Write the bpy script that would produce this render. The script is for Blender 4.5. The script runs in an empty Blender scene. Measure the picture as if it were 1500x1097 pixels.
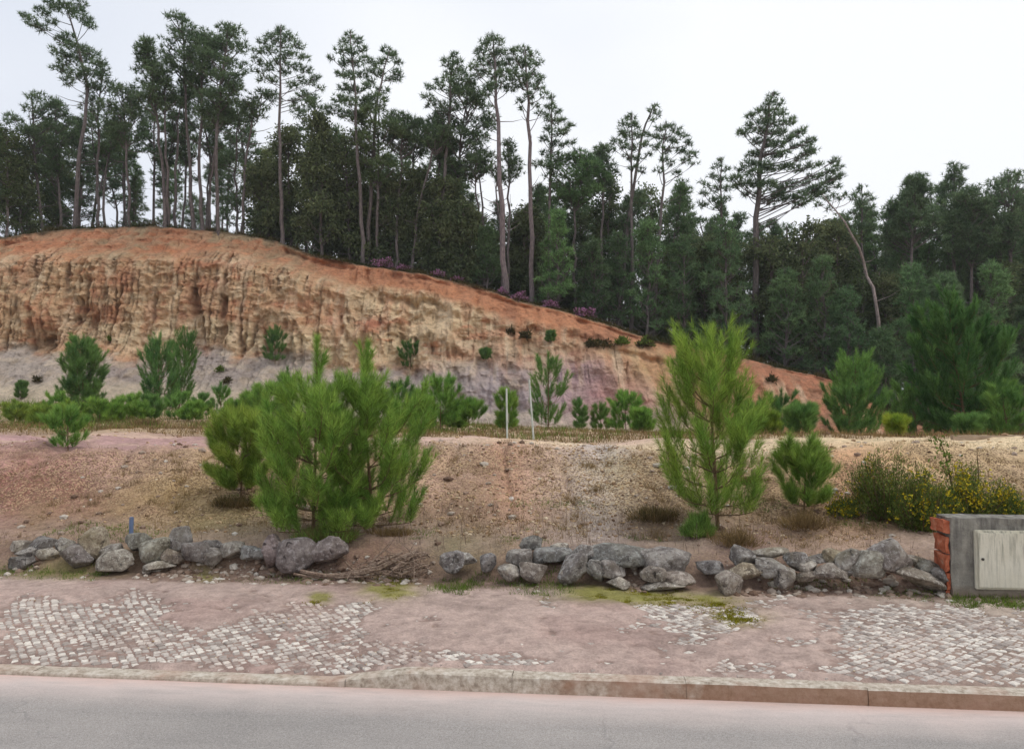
import bpy, bmesh, math, random
import numpy as np
from mathutils import Vector

# ------------------------------------------------------------------ camera
C = bpy.context.scene.collection
scene = bpy.context.scene
F = 1150.0; EYE = 1.65; PITCH = math.atan(51.5/F)
cam_d = bpy.data.cameras.new("camera"); cam = bpy.data.objects.new("camera", cam_d); C.objects.link(cam)
cam.location = (0, 0, EYE); cam.rotation_euler = (math.radians(90)+PITCH, 0, 0)
cam_d.sensor_width = 36; cam_d.lens = 36*F/1500; cam_d.clip_start = 0.05; cam_d.clip_end = 2000
scene.camera = cam
scene.view_settings.view_transform = 'Standard'; scene.view_settings.look = 'None'
scene.view_settings.exposure = 0.18; scene.view_settings.gamma = 1.0
# ------------------------------------------------------------------ sky
world = bpy.data.worlds.new("World"); scene.world = world; world.use_nodes = True
nt = world.node_tree; nt.nodes.clear()
SUN_EL, SUN_AZ = math.radians(58), math.radians(60)
out = nt.nodes.new('ShaderNodeOutputWorld'); bg = nt.nodes.new('ShaderNodeBackground')
sky = nt.nodes.new('ShaderNodeTexSky'); sky.sky_type = 'NISHITA'; sky.sun_disc = False
sky.sun_elevation = SUN_EL; sky.sun_rotation = SUN_AZ
tc = nt.nodes.new('ShaderNodeTexCoord'); mp = nt.nodes.new('ShaderNodeMapping'); mp.inputs['Scale'].default_value = (1.0, 1.0, 2.2)
nz = nt.nodes.new('ShaderNodeTexNoise'); nz.inputs['Scale'].default_value = 1.6; nz.inputs['Detail'].default_value = 3; nz.inputs['Roughness'].default_value = .4
sep = nt.nodes.new('ShaderNodeSeparateXYZ')
ma = nt.nodes.new('ShaderNodeMath'); ma.operation = 'MULTIPLY_ADD'; ma.inputs[1].default_value = .42; ma.inputs[2].default_value = .0
ad = nt.nodes.new('ShaderNodeMath'); ad.operation = 'ADD'
cr = nt.nodes.new('ShaderNodeValToRGB')
cr.color_ramp.elements[0].position = .12; cr.color_ramp.elements[0].color = (6.2, 6.75, 7.8, 1)
cr.color_ramp.elements[1].position = .62; cr.color_ramp.elements[1].color = (9.3, 9.45, 9.8, 1)
mx = nt.nodes.new('ShaderNodeMix'); mx.data_type = 'RGBA'; mx.inputs[0].default_value = .95
nt.links.new(tc.outputs['Generated'], mp.inputs[0]); nt.links.new(mp.outputs[0], nz.inputs['Vector'])
nt.links.new(tc.outputs['Generated'], sep.inputs[0]); nt.links.new(sep.outputs['X'], ma.inputs[0])
nt.links.new(ma.outputs[0], ad.inputs[0]); nt.links.new(nz.outputs['Fac'], ad.inputs[1]); nt.links.new(ad.outputs[0], cr.inputs[0])
nt.links.new(sky.outputs[0], mx.inputs[6]); nt.links.new(cr.outputs[0], mx.inputs[7])
nt.links.new(mx.outputs[2], bg.inputs['Color']); bg.inputs['Strength'].default_value = .1
nt.links.new(bg.outputs[0], out.inputs[0])
sd = bpy.data.lights.new("sun", 'SUN'); sd.energy = 1.0; sd.angle = math.radians(22); sd.color = (1, .97, .92)
sun = bpy.data.objects.new("sun", sd); C.objects.link(sun)
sdir = Vector((math.sin(SUN_AZ)*math.cos(SUN_EL), math.cos(SUN_AZ)*math.cos(SUN_EL)*-0.3, math.sin(SUN_EL)))
sun.rotation_euler = sdir.to_track_quat('Z', 'Y').to_euler()

# ------------------------------------------------------------------ helpers
rng = np.random.default_rng(7)
def h2(ix, iy, seed):
    n = (ix.astype(np.int64)*374761393 + iy.astype(np.int64)*668265263 + seed*1442695041) & 0xffffffff
    n = ((n ^ (n >> 13))*1274126177) & 0xffffffff
    n = ((n ^ (n >> 16))*2246822519) & 0xffffffff
    return ((n ^ (n >> 15)) & 0xffffff)/float(0xffffff)
def vn(x, y, seed=0):
    x = np.asarray(x, float); y = np.asarray(y, float); x, y = np.broadcast_arrays(x, y)
    ix = np.floor(x); iy = np.floor(y); fx = x-ix; fy = y-iy
    fx = fx*fx*fx*(fx*(fx*6-15)+10); fy = fy*fy*fy*(fy*(fy*6-15)+10)
    a = h2(ix, iy, seed); b = h2(ix+1, iy, seed); c = h2(ix, iy+1, seed); d = h2(ix+1, iy+1, seed)
    return (a*(1-fx)+b*fx)*(1-fy)+(c*(1-fx)+d*fx)*fy
def fbm(x, y, seed=0, o=4, g=.5):
    s = 0; a = 1; t = 0
    for i in range(o):
        s = s+a*(vn(x*2**i+i*17.3, y*2**i-i*9.1, seed+i)-.5); t += a; a *= g
    return s/t*2      # about -1..1
def sm(x, a, b):
    t = np.clip((x-a)/(b-a), 0, 1); return t*t*(3-2*t)
def S(r, g, b, k=1.0):
    f = lambda c: (c/255/12.92 if c/255 <= .04045 else ((c/255+.055)/1.055)**2.4)*k
    return np.array([f(r), f(g), f(b)])
CP, SP = math.cos(PITCH), math.sin(PITCH)
def ray(u, v):
    a = (u-750)/F; b = (548.5-v)/F
    return np.array([a, CP-b*SP, SP+b*CP])
def at(u, v, Y):
    d = ray(u, v); return np.array([0, 0, EYE])+d*(Y/d[1])
def proj(p):
    x, y, z = p[0], p[1], p[2]-EYE
    dep = y*CP+z*SP; up = -y*SP+z*CP
    return 750+F*x/dep, 548.5-F*up/dep

def mesh_np(name, V, Fc, mat, parent=None, col=None, smooth=False):
    V = np.asarray(V, np.float32); Fc = np.asarray(Fc, np.int32); k = Fc.shape[1]
    me = bpy.data.meshes.new(name)
    me.vertices.add(len(V)); me.vertices.foreach_set('co', V.ravel())
    me.loops.add(Fc.size); me.loops.foreach_set('vertex_index', Fc.ravel())
    me.polygons.add(len(Fc)); me.polygons.foreach_set('loop_start', np.arange(0, Fc.size, k, dtype=np.int32))
    me.polygons.foreach_set('use_smooth', np.full(len(Fc), smooth))
    me.update(calc_edges=True); me.validate()
    if col is not None:
        at_ = me.color_attributes.new('Col', 'FLOAT_COLOR', 'POINT')
        c4 = np.ones((len(V), 4), np.float32); c4[:, :3] = col; at_.data.foreach_set('color', c4.ravel())
    me.materials.append(mat)
    o = bpy.data.objects.new(name, me); C.objects.link(o)
    if parent: o.parent = parent
    return o
def grid(nx, ny):
    i, j = np.meshgrid(np.arange(nx-1), np.arange(ny-1), indexing='ij')
    a = (i*ny+j).ravel(); return np.stack([a, a+ny, a+ny+1, a+1], 1)
class Acc:
    def __init__(s): s.v = []; s.f = []; s.n = 0
    def add(s, V, Fc):
        if len(V) == 0: return
        s.v.append(V); s.f.append(Fc+s.n); s.n += len(V)
    def obj(s, name, mat, parent=None, smooth=False):
        return mesh_np(name, np.concatenate(s.v), np.concatenate(s.f), mat, parent, smooth=smooth)
def tube(pts, rad, seg=6):
    pts = np.asarray(pts, float); n = len(pts); rad = np.asarray(rad, float)*np.ones(n)
    T = np.gradient(pts, axis=0); T /= np.linalg.norm(T, axis=1)[:, None]+1e-9
    ref = np.tile(np.array([1.0, 0.13, 0.07]), (n, 1)); par = np.abs((T*ref).sum(1)) > .85; ref[par] = (0.07, 1, .1)
    A = np.cross(T, ref); A /= np.linalg.norm(A, axis=1)[:, None]; B = np.cross(T, A)
    th = np.linspace(0, 2*math.pi, seg, endpoint=False)
    V = pts[:, None, :]+rad[:, None, None]*(np.cos(th)[None, :, None]*A[:, None, :]+np.sin(th)[None, :, None]*B[:, None, :])
    i, j = np.meshgrid(np.arange(n-1), np.arange(seg), indexing='ij'); j2 = (j+1) % seg
    Fc = np.stack([i*seg+j, i*seg+j2, (i+1)*seg+j2, (i+1)*seg+j], -1).reshape(-1, 4)
    return V.reshape(-1, 3), Fc
def nrm(D): return D/(np.linalg.norm(D, axis=-1, keepdims=True)+1e-9)
def blades(P, D, L, W, R):
    n = len(P); side = nrm(np.cross(D, R.normal(size=(n, 3))))
    W = np.asarray(W)*np.ones(n); L = np.asarray(L)*np.ones(n)
    V = np.empty((n, 3, 3)); V[:, 0] = P-side*W[:, None]/2; V[:, 1] = P+side*W[:, None]/2; V[:, 2] = P+D*L[:, None]
    return V.reshape(-1, 3), np.arange(3*n).reshape(-1, 3)
def lenses(P, D, L, W, R):        # leaf shaped quads
    n = len(P); side = nrm(np.cross(D, R.normal(size=(n, 3))))
    W = np.asarray(W)*np.ones(n); L = np.asarray(L)*np.ones(n)
    V = np.empty((n, 4, 3)); V[:, 0] = P; V[:, 2] = P+D*L[:, None]
    V[:, 1] = P+D*L[:, None]*.45-side*W[:, None]/2; V[:, 3] = P+D*L[:, None]*.45+side*W[:, None]/2
    return V.reshape(-1, 3), np.arange(4*n).reshape(-1, 4)
def tag(o, label=None, cat=None, group=None, kind=None):
    if label: o['label'] = label
    if cat: o['category'] = cat
    if group: o['group'] = group
    if kind: o['kind'] = kind
    return o
def empty(name, loc, rz=0.0):
    o = bpy.data.objects.new(name, None); C.objects.link(o); o.location = loc; o.rotation_euler = (0, 0, rz); o.empty_display_size = .2
    return o

# ------------------------------------------------------------------ materials
def newmat(name):
    m = bpy.data.materials.new(name); m.use_nodes = True; n = m.node_tree; n.nodes.clear()
    o = n.nodes.new('ShaderNodeOutputMaterial'); return m, n, o
def nd(n, t, **kw):
    x = n.nodes.new(t)
    for k, v in kw.items(): setattr(x, k, v)
    return x
def noise(n, scale, detail=4, rough=.55, vec=None, dist=0):
    x = n.nodes.new('ShaderNodeTexNoise'); x.inputs['Scale'].default_value = scale; x.inputs['Detail'].default_value = detail
    x.inputs['Roughness'].default_value = rough; x.inputs['Distortion'].default_value = dist
    if vec is not None: n.links.new(vec, x.inputs['Vector'])
    return x.outputs['Fac']
def ramp(n, fac, *stops):
    r = n.nodes.new('ShaderNodeValToRGB'); e = r.color_ramp.elements
    while len(e) < len(stops): e.new(.5)
    for i, (p, c) in enumerate(stops):
        e[i].position = p; c = (c, c, c) if np.isscalar(c) else c; e[i].color = (*[float(q) for q in c[:3]], 1)
    n.links.new(fac, r.inputs[0]); return r.outputs[0]
def mix(n, fac, a, b, mode='MIX'):
    x = n.nodes.new('ShaderNodeMix'); x.data_type = 'RGBA'; x.blend_type = mode
    def put(i, v):
        if hasattr(v, 'is_output') or hasattr(v, 'links'): n.links.new(v, x.inputs[i])
        elif np.isscalar(v): x.inputs[i].default_value = v if i == 0 else (v, v, v, 1)
        else: x.inputs[i].default_value = (*[float(q) for q in v[:3]], 1)
    put(0, fac); put(6, a); put(7, b); return x.outputs[2]
def mth(n, op, a, b=0.0):
    x = n.nodes.new('ShaderNodeMath'); x.operation = op
    for i, v in enumerate((a, b)):
        if hasattr(v, 'links'): n.links.new(v, x.inputs[i])
        else: x.inputs[i].default_value = v
    return x.outputs[0]
def bump(n, h, dist, strength=1.0, nxt=None):
    b = n.nodes.new('ShaderNodeBump'); b.inputs['Strength'].default_value = strength; b.inputs['Distance'].default_value = dist
    n.links.new(h, b.inputs['Height'])
    if nxt is not None: n.links.new(nxt, b.inputs['Normal'])
    return b.outputs[0]
def surf(n, o, col, rough=.9, normal=None, spec=.2):
    p = n.nodes.new('ShaderNodeBsdfPrincipled')
    if hasattr(col, 'links'): n.links.new(col, p.inputs['Base Color'])
    else: p.inputs['Base Color'].default_value = (*[float(q) for q in col[:3]], 1)
    p.inputs['Roughness'].default_value = rough; p.inputs['Specular IOR Level'].default_value = spec
    if normal is not None: n.links.new(normal, p.inputs['Normal'])
    n.links.new(p.outputs[0], o.inputs[0]); return p
def objco(n, scale=None):
    t = n.nodes.new('ShaderNodeTexCoord')
    if scale is None: return t.outputs['Object']
    m = n.nodes.new('ShaderNodeMapping'); m.inputs['Scale'].default_value = scale
    n.links.new(t.outputs['Object'], m.inputs[0]); return m.outputs[0]
def vcol(n):
    a = n.nodes.new('ShaderNodeVertexColor'); a.layer_name = 'Col'; return a.outputs['Color']

def foliage(name, c1, c2, scale=2.0, trans=.35, lo=.6, hi=1.45):
    m, n, o = newmat(name)
    g = n.nodes.new('ShaderNodeNewGeometry'); oi = n.nodes.new('ShaderNodeObjectInfo')
    co = objco(n)
    c = mix(n, ramp(n, noise(n, scale, 3, .6, co), (.33, 0.), (.67, 1.)), c1, c2)
    c = mix(n, 1.0, c, ramp(n, g.outputs['Random Per Island'], (0, lo), (1, hi)), 'MULTIPLY')
    c = mix(n, 1.0, c, oi.outputs['Color'], 'MULTIPLY')
    d = n.nodes.new('ShaderNodeBsdfDiffuse'); t = n.nodes.new('ShaderNodeBsdfTranslucent'); s = n.nodes.new('ShaderNodeMixShader')
    s.inputs[0].default_value = trans
    n.links.new(c, d.inputs[0]); n.links.new(c, t.inputs[0]); n.links.new(d.outputs[0], s.inputs[1]); n.links.new(t.outputs[0], s.inputs[2])
    n.links.new(s.outputs[0], o.inputs[0]); return m
M = {}
M['far'] = foliage('far pine needles', S(92, 112, 84), S(122, 140, 102), .9, .5)
M['bushy'] = foliage('dark leaves', S(92, 106, 76), S(122, 128, 90), .8, .5)
M['young'] = foliage('young pine needles', S(108, 144, 72), S(154, 178, 92), 3.5, .5, .5, 1.6)
M['mid'] = foliage('green pine needles', S(88, 124, 70), S(128, 158, 86), 1.4, .45)
M['broom'] = foliage('broom leaves', S(84, 104, 52), S(124, 134, 68), 5, .4)
M['flower'] = foliage('yellow flowers', S(186, 164, 36), S(200, 184, 60), 5, .2)
M['heather'] = foliage('heather flowers', S(176, 122, 160), S(140, 110, 120), 3, .2)
M['heath'] = foliage('heath scrub', S(62, 68, 40), S(98, 84, 56), .5)
M['dry'] = foliage('dry grass', S(150, 128, 88), S(112, 92, 66), 1.2, .3)
M['green'] = foliage('green weeds', S(86, 108, 44), S(116, 134, 62), 2, .3)
M['moss'] = foliage('moss cushions', S(120, 116, 30), S(150, 142, 48), 6, .2)
def bark(name, c1, c2, sc=(6, 6, 1.2)):
    m, n, o = newmat(name); co = objco(n, sc); f = noise(n, 4, 5, .65, co)
    oi = n.nodes.new('ShaderNodeObjectInfo')
    c = mix(n, 1.0, ramp(n, f, (.3, c1), (.7, c2)), oi.outputs['Color'], 'MULTIPLY')
    surf(n, o, c, .95, bump(n, f, .03), .1); return m
M['bark'] = bark('pine bark', S(84, 76, 76), S(146, 134, 130))
M['ybark'] = bark('young bark', S(96, 76, 56), S(140, 116, 88), (20, 20, 8))
M['twig'] = bark('dead twigs', S(110, 88, 76), S(176, 156, 138), (10, 10, 10))

# ------------------------------------------------------------------ ground shape
KY, KS = 4.66, 0.10
def tt(X, Y): return (Y-(KY-KS*X))/math.sqrt(1+KS*KS)
def ss(X, Y): return (X-KS*(Y-KY))/math.sqrt(1+KS*KS)
def st(s, t):       # road frame to world
    q = math.sqrt(1+KS*KS); return (s+KS*t)/q, KY+(t-KS*s)/q
def kerb_h(s): return .022+.074*np.clip((s+1.12)/.5, 0, 1)
def pave_z(s, t): return kerb_h(s)*(1-sm(t, .1, 1.5))+.12*sm(t, .1, 1.5)
def z30(X): return np.clip(1.05-.052*X, .25, 1.9)
def edge_t(s): return 5.7+.35*fbm(s*.5, 0*s, 41, 2)
def G0(X, Y):
    s, t = ss(X, Y), tt(X, Y)
    wv = .10*fbm(s*.8, 0*s, 5, 2)
    e = edge_t(s); tb = np.where(t > 3.1, 3.1+(t-3.1)*(5.9-3.1)/(e-3.1), t)
    z = np.interp(tb-wv*sm(tb, 1.5, 2.2)*(1-sm(tb, 2.8, 3.4)), [2.05, 2.3, 2.5, 2.75, 3.15, 3.5, 4.6, 5.5, 5.9, 6.5, 7.5], [.12, .15, .31, .39, .43, .50, .86, 1.09, 1.155, 1.17, 1.18])
    z = np.where(t < 2.0, pave_z(s, t), z)
    far = 1.18+(z30(X)-1.18)*sm(t, 7.5, 25)*1.0
    return np.where(t > 7.5, far, z)
def G(X, Y):
    t = tt(X, Y); s = ss(X, Y)
    b = sm(t, 2.1, 3.3)
    z = G0(X, Y)+b*.05*fbm(X*.9, Y*.9, 11, 4)+b*.03*fbm(X*4, Y*4, 12, 3)*(1-sm(t, 8, 20)*.5)
    gul = np.exp(-(fbm(s*1.6+.3*t, t*.25, 19, 2)/.10)**2)
    z = z+.17*fbm(s*.5+3, t*.2, 141, 3)*sm(t, 4.2, 5.6)*(1-sm(t, 8, 14))
    z = z+.04*np.abs(fbm(X*2.1, Y*1.5, 142, 4))*b*(1-sm(t, 6.5, 9))
    z = z-.07*gul*sm(t, 3.3, 4.2)*(1-sm(t, 5.4, 6.2))
    return z
def hit(u, v):
    d = ray(u, v); t = 3.0
    while t < 60:
        p = np.array([0, 0, EYE])+d*t
        if p[2] < float(G(p[0], p[1])): return p
        t += .02
    return np.array([0, 0, EYE])+d*30
def patch(X, Y, u, v, du, dv, rot=0):
    c = hit(u, v); hgt = EYE-c[2]; rx = du*c[1]/F; ry = max(dv*c[1]**2/(F*hgt), .02)
    dx = X-c[0]-(Y-c[1])*c[0]/c[1]; dy = Y-c[1]
    return np.exp(-(dx/rx)**2-(dy/ry)**2)

# road ---------------------------------------------------------------
m, n, o = newmat('asphalt'); co = objco(n); sp = nd(n, 'ShaderNodeSeparateXYZ'); n.links.new(co, sp.inputs[0])
f1 = noise(n, 160, 3, .7, co); f2 = noise(n, .9, 4, .6, co); vo = nd(n, 'ShaderNodeTexVoronoi'); vo.inputs['Scale'].default_value = 190; n.links.new(co, vo.inputs['Vector'])
base = mix(n, ramp(n, f2, (.3, 0.), (.7, 1.)), S(150, 142, 135), S(174, 164, 156))
base = mix(n, 1.0, base, ramp(n, f1, (.3, .62), (.7, 1.36)), 'MULTIPLY')
base = mix(n, 1.0, base, ramp(n, noise(n, 60, 4, .75, co), (.3, .80), (.7, 1.2)), 'MULTIPLY')
base = mix(n, 1.0, base, ramp(n, noise(n, 1.6, 6, .7, objco(n, (.35, 2.2, 1))), (.3, .86), (.7, 1.12)), 'MULTIPLY')
crk = nd(n, 'ShaderNodeTexVoronoi', feature='DISTANCE_TO_EDGE'); crk.inputs['Scale'].default_value = .33; wv_ = nd(n, 'ShaderNodeVectorMath', operation='ADD'); nn_ = nd(n, 'ShaderNodeTexNoise'); nn_.inputs['Scale'].default_value = 5; n.links.new(co, nn_.inputs['Vector']); sc_ = nd(n, 'ShaderNodeVectorMath', operation='SCALE'); sc_.inputs['Scale'].default_value = .22; n.links.new(nn_.outputs['Color'], sc_.inputs[0]); n.links.new(co, wv_.inputs[0]); n.links.new(sc_.outputs[0], wv_.inputs[1]); n.links.new(wv_.outputs[0], crk.inputs['Vector'])
base = mix(n, mth(n, 'MULTIPLY', ramp(n, crk.outputs['Distance'], (.0, .45), (.004, 0.)), ramp(n, f2, (.5, 0.), (.6, 1.))), base, S(96, 90, 88))
base = mix(n, .35, base, ramp(n, vo.outputs['Color'], (0, .12), (1, .5)))
# dust washed against the kerb (local y = distance from kerb, negative on the road)
wob = mth(n, 'MULTIPLY', noise(n, 3.2, 4, .6, co), .16)
dist = mth(n, 'ADD', mth(n, 'MULTIPLY', sp.outputs['Y'], -1.0), wob)
fine = mth(n, 'ADD', dist, mth(n, 'MULTIPLY', f1, .22))
dust = mth(n, 'MULTIPLY', ramp(n, fine, (.22, 1.), (.36, .6), (.66, 0.)), ramp(n, noise(n, 3, 6, .75, objco(n, (.5, 3, 1))), (.3, .55), (.55, 1.)))
dcol = mix(n, noise(n, 2.0, 3, .6, co), S(232, 208, 198), S(214, 200, 194))
wob2 = ramp(n, noise(n, .5, 2, .5, co), (.4, 0.), (.6, 1.))
dcol = mix(n, ramp(n, dist, (.08, .5), (.22, 0.)), dcol, S(206, 168, 152))
fcol = mix(n, mth(n, 'MULTIPLY', dust, .92), base, dcol)
surf(n, o, fcol, .92, bump(n, f1, .004), .15); M['asphalt'] = m
q = math.sqrt(1+KS*KS); ang = -math.atan(KS)
ys = np.array([-9.0, -6, -3, -1.5, -.8, -.4, -.2, 0.0]); xs = np.linspace(-60, 60, 121)
V = np.array([(x, y, 0) for x in xs for y in ys])
rd = mesh_np('road', V, grid(len(xs), len(ys)), M['asphalt']); rd.location = (0, KY, 0); rd.rotation_euler = (0, 0, ang); tag(rd, kind='structure')

# kerb ---------------------------------------------------------------
m, n, o = newmat('kerb concrete'); co = objco(n); f = noise(n, 22, 6, .7, co); g2 = noise(n, 2.2, 4, .6, co)
sp = nd(n, 'ShaderNodeSeparateXYZ'); n.links.new(co, sp.inputs[0]); geo = nd(n, 'ShaderNodeNewGeometry'); sn = nd(n, 'ShaderNodeSeparateXYZ'); n.links.new(geo.outputs['Normal'], sn.inputs[0])
c = ramp(n, f, (.3, S(128, 114, 100)), (.5, S(184, 172, 156)), (.7, S(214, 206, 194)))
stain = mth(n, 'MULTIPLY', ramp(n, mth(n, 'ADD', mth(n, 'MULTIPLY', sp.outputs['X'], .35), noise(n, 5, 3, .6, co)), (.55, 0.), (.85, 1.)), ramp(n, sn.outputs['Z'], (.3, 1.), (.7, 0.)))
c = mix(n, mth(n, 'MULTIPLY', stain, .85), c, mix(n, f, S(124, 92, 72), S(164, 128, 102)))
c = mix(n, mth(n, 'MULTIPLY', ramp(n, g2, (.48, 0.), (.66, .6)), ramp(n, sn.outputs['Z'], (.3, .7), (.7, 1.))), c, S(176, 142, 124))
surf(n, o, c, .9, bump(n, f, .006)); M['kerb'] = m
prof = np.array([(-.002, -.06), (0, .5), (.004, .90), (.018, 1.0), (.11, 1.0), (.125, .93), (.13, -.06)])
acc = Acc(); s0 = -30.0; R = np.random.default_rng(3)
while s0 < 30:
    s1 = s0+1.0; sg = np.linspace(s0+.001, s1-.001, 26 if abs(s0) < 6 else 4); jz = R.normal()*.002; jt = R.normal()*.002
    V = []
    for s in sg:
        hh = float(kerb_h(s))+jz
        for (a, b) in prof:
            z = b*hh if b > 0 else b
            V.append((s, a+jt+.003*float(fbm(s*6, b*3, 8)), z+.003*float(fbm(s*9, a*40, 9))))
    acc.add(np.array(V), grid(len(sg), len(prof))); s0 = s1
kb = acc.obj('kerb', M['kerb']); kb.location = (0, KY, 0); kb.rotation_euler = (0, 0, ang); tag(kb, kind='structure')

# pavement cobbles ----------------------------------------------------
m, n, o = newmat('limestone cobbles'); co = objco(n); geo = nd(n, 'ShaderNodeNewGeometry')
c = ramp(n, geo.outputs['Random Per Island'], (0, S(144, 132, 124)), (.3, S(178, 167, 158)), (.65, S(200, 190, 180)), (1, S(226, 218, 206)))
c = mix(n, ramp(n, noise(n, 1.3, 3, .6, co), (.5, 0.), (.75, .5)), c, S(176, 142, 128))
c = mix(n, 1., c, ramp(n, noise(n, 60, 3, .6, co), (.3, .8), (.7, 1.12)), 'MULTIPLY')
surf(n, o, c, .8, bump(n, noise(n, 80, 3, .6, co), .004)); M['cobble'] = m
acc = Acc(); R = np.random.default_rng(5); pit = .052
ca, sa = math.cos(math.radians(38)), math.sin(math.radians(38))
ii = np.arange(-205, 205)
Ps = []
for i in ii:
    for j in ii:
        s = (i*ca-j*sa)*pit; t = (i*sa+j*ca)*pit
        s += .05*math.sin(t*3.1+1); t += .045*math.sin(s*1.9)
        if .165 < t < 2.25 and -7.5 < s < 7.5: Ps.append((s, t))
Ps = np.array(Ps); N = len(Ps)
Ps = Ps+R.normal(size=Ps.shape)*.0035; zt = pave_z(Ps[:, 0], Ps[:, 1])
th = math.radians(38)+R.normal(size=N)*.16; hw = pit*.5*(.84+R.random(N)*.1)
V = np.zeros((N, 12, 3)); sg = [(-1, -1), (1, -1), (1, 1), (-1, 1)]
dz = R.normal(size=N)*.003-.001
for k, (a, b) in enumerate(sg):
    jx = 1+R.normal(size=(2, N))*.13
    for lv, (sc, z) in enumerate([(1.0, -.03), (.96, -.004), (.7, .002)]):
        x = a*hw*sc*jx[0]; y = b*hw*sc*jx[1]
        V[:, lv*4+k, 0] = Ps[:, 0]+x*np.cos(th)-y*np.sin(th); V[:, lv*4+k, 1] = Ps[:, 1]+x*np.sin(th)+y*np.cos(th); V[:, lv*4+k, 2] = zt+dz+z
fq = [(8, 9, 10, 11)]+[(l*4+k, l*4+(k+1) % 4, (l+1)*4+(k+1) % 4, (l+1)*4+k) for l in range(2) for k in range(4)]
Fc = (np.arange(N)[:, None, None]*12+np.array(fq)[None]).reshape(-1, 4)
pv = mesh_np('pavement', V.reshape(-1, 3), Fc, M['cobble']); pv.location = (0, KY, 0); pv.rotation_euler = (0, 0, ang); tag(pv, kind='structure')

# near ground sheet -----------------------------------------------------
m, n, o = newmat('earth'); co = objco(n); vc = vcol(n); big = noise(n, 1.4, 5, .65, co, 1.2); vc = mix(n, 1., vc, ramp(n, big, (.32, .80), (.5, 1.0), (.68, 1.14)), 'MULTIPLY')
f = noise(n, 9, 8, .68, co); f3 = noise(n, 55, 4, .7, co)
vo = nd(n, 'ShaderNodeTexVoronoi'); vo.inputs['Scale'].default_value = 26; n.links.new(co, vo.inputs['Vector'])
vo2 = nd(n, 'ShaderNodeTexVoronoi'); vo2.inputs['Scale'].default_value = 60; n.links.new(co, vo2.inputs['Vector'])
c = mix(n, 1., vc, ramp(n, f, (.28, .70), (.5, 1.0), (.72, 1.28)), 'MULTIPLY')
c = mix(n, 1., c, ramp(n, f3, (.3, .82), (.7, 1.18)), 'MULTIPLY')
hs = nd(n, 'ShaderNodeSeparateColor'); n.links.new(vo2.outputs['Color'], hs.inputs[0])
att = nd(n, 'ShaderNodeAttribute'); att.attribute_name = 'rough'
c = mix(n, mth(n, 'MULTIPLY', att.outputs['Fac'], ramp(n, hs.outputs['Red'], (.62, 0.), (.66, .7))), c, S(196, 170, 132))
c = mix(n, mth(n, 'MULTIPLY', att.outputs['Fac'], ramp(n, hs.outputs['Green'], (.60, 0.), (.66, .8))), c, S(88, 66, 52))
lit = mth(n, 'MULTIPLY', att.outputs['Fac'], ramp(n, noise(n, 2.6, 6, .7, co, .8), (.54, 0.), (.62, .4))); c = mix(n, lit, c, S(112, 88, 68))
b1 = bump(n, f, .03); b2 = bump(n, f3, .008, 1, b1)
surf(n, o, c, .96, b2, .1); M['earth'] = m

NS, NT = 760, 720
tv = np.concatenate([np.linspace(.128, 2.3, 250), 2.3+np.linspace(0, 1, 270)[1:]*4.2, 6.5+np.linspace(0, 1, NT-518)[1:]**1.5*26])
sv = np.linspace(-1, 1, NS)
sw = 6.5+np.maximum(tv-1, 0)*1.35
Sg = sv[:, None]*sw[None, :]; Tg = np.broadcast_to(tv[None, :], Sg.shape)
X, Y = st(Sg, Tg); Z = G(X, Y)
# where the dirt lies over the cobbles
E = np.zeros_like(X); msk = tv < 2.6
Xp, Yp = X[:, msk], Y[:, msk]
ex = [(60, 930, 60, 42, 1.2), (130, 925, 90, 36, 1.2), (190, 910, 50, 34, 1.0), (40, 890, 30, 18, .9), (200, 955, 80, 14, 1), (335, 950, 60, 26, 1.1), (420, 945, 70, 34, 1.2),
      (500, 940, 60, 34, 1.25), (450, 898, 34, 16, 1.0), (520, 890, 34, 12, 1.1), (560, 958, 70, 16, 1.1), (660, 962, 90, 9, 1.1), (760, 970, 60, 5, .9), (810, 930, 12, 30, .65), (800, 880, 14, 8, .6),
      (370, 868, 14, 5, .9), (380, 900, 12, 5, .8), (195, 872, 10, 10, .9), (215, 885, 24, 5, .8),
      (960, 893, 46, 14, 1.1), (1030, 900, 60, 20, 1.1), (1090, 905, 50, 16, .9), (1000, 925, 45, 16, .8), (985, 950, 50, 18, .6), (1165, 940, 40, 14, 1.1), (1270, 935, 50, 26, .9), (1330, 940, 80, 44, 1.2),
      (1430, 935, 90, 50, 1.2), (1480, 960, 90, 50, 1.2), (1260, 895, 70, 12, .7), (1400, 985, 120, 22, 1.1), (1180, 982, 80, 8, .8), (1075, 978, 40, 6, .9), (900, 972, 60, 5, .7), (1130, 880, 40, 12, .4)]
for (u, v, du, dv, k) in ex:
    E[:, msk] += k*patch(Xp, Yp, u, v, du, dv)
E = np.minimum(E, 1.25)
nn = .85*fbm(Sg*2.8, Tg*2.8, 21, 4)+.75*fbm(Sg*11, Tg*11, 22, 3)
cov = np.clip((.62-E-nn*.9), -1, 1)          # >0 dirt above stones
lift = np.where(Tg < 2.3, np.clip(.0035+.024*cov, -.004, .020), 0)*(1-sm(Tg, 2.0, 2.3))
rut = -.006*np.exp(-((fbm(Sg*1.1+Tg*.8, Tg*.5, 23, 3))/.08)**2)
lip = (1-sm(Tg, .125, .19))
Z = Z+(lift+rut*(lift > .012))*(1-lip)-.014*lip*(1-sm(Tg, .1, .3))+.003*fbm(Sg*20, Tg*20, 24, 2)*(Tg < 2.4)
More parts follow.
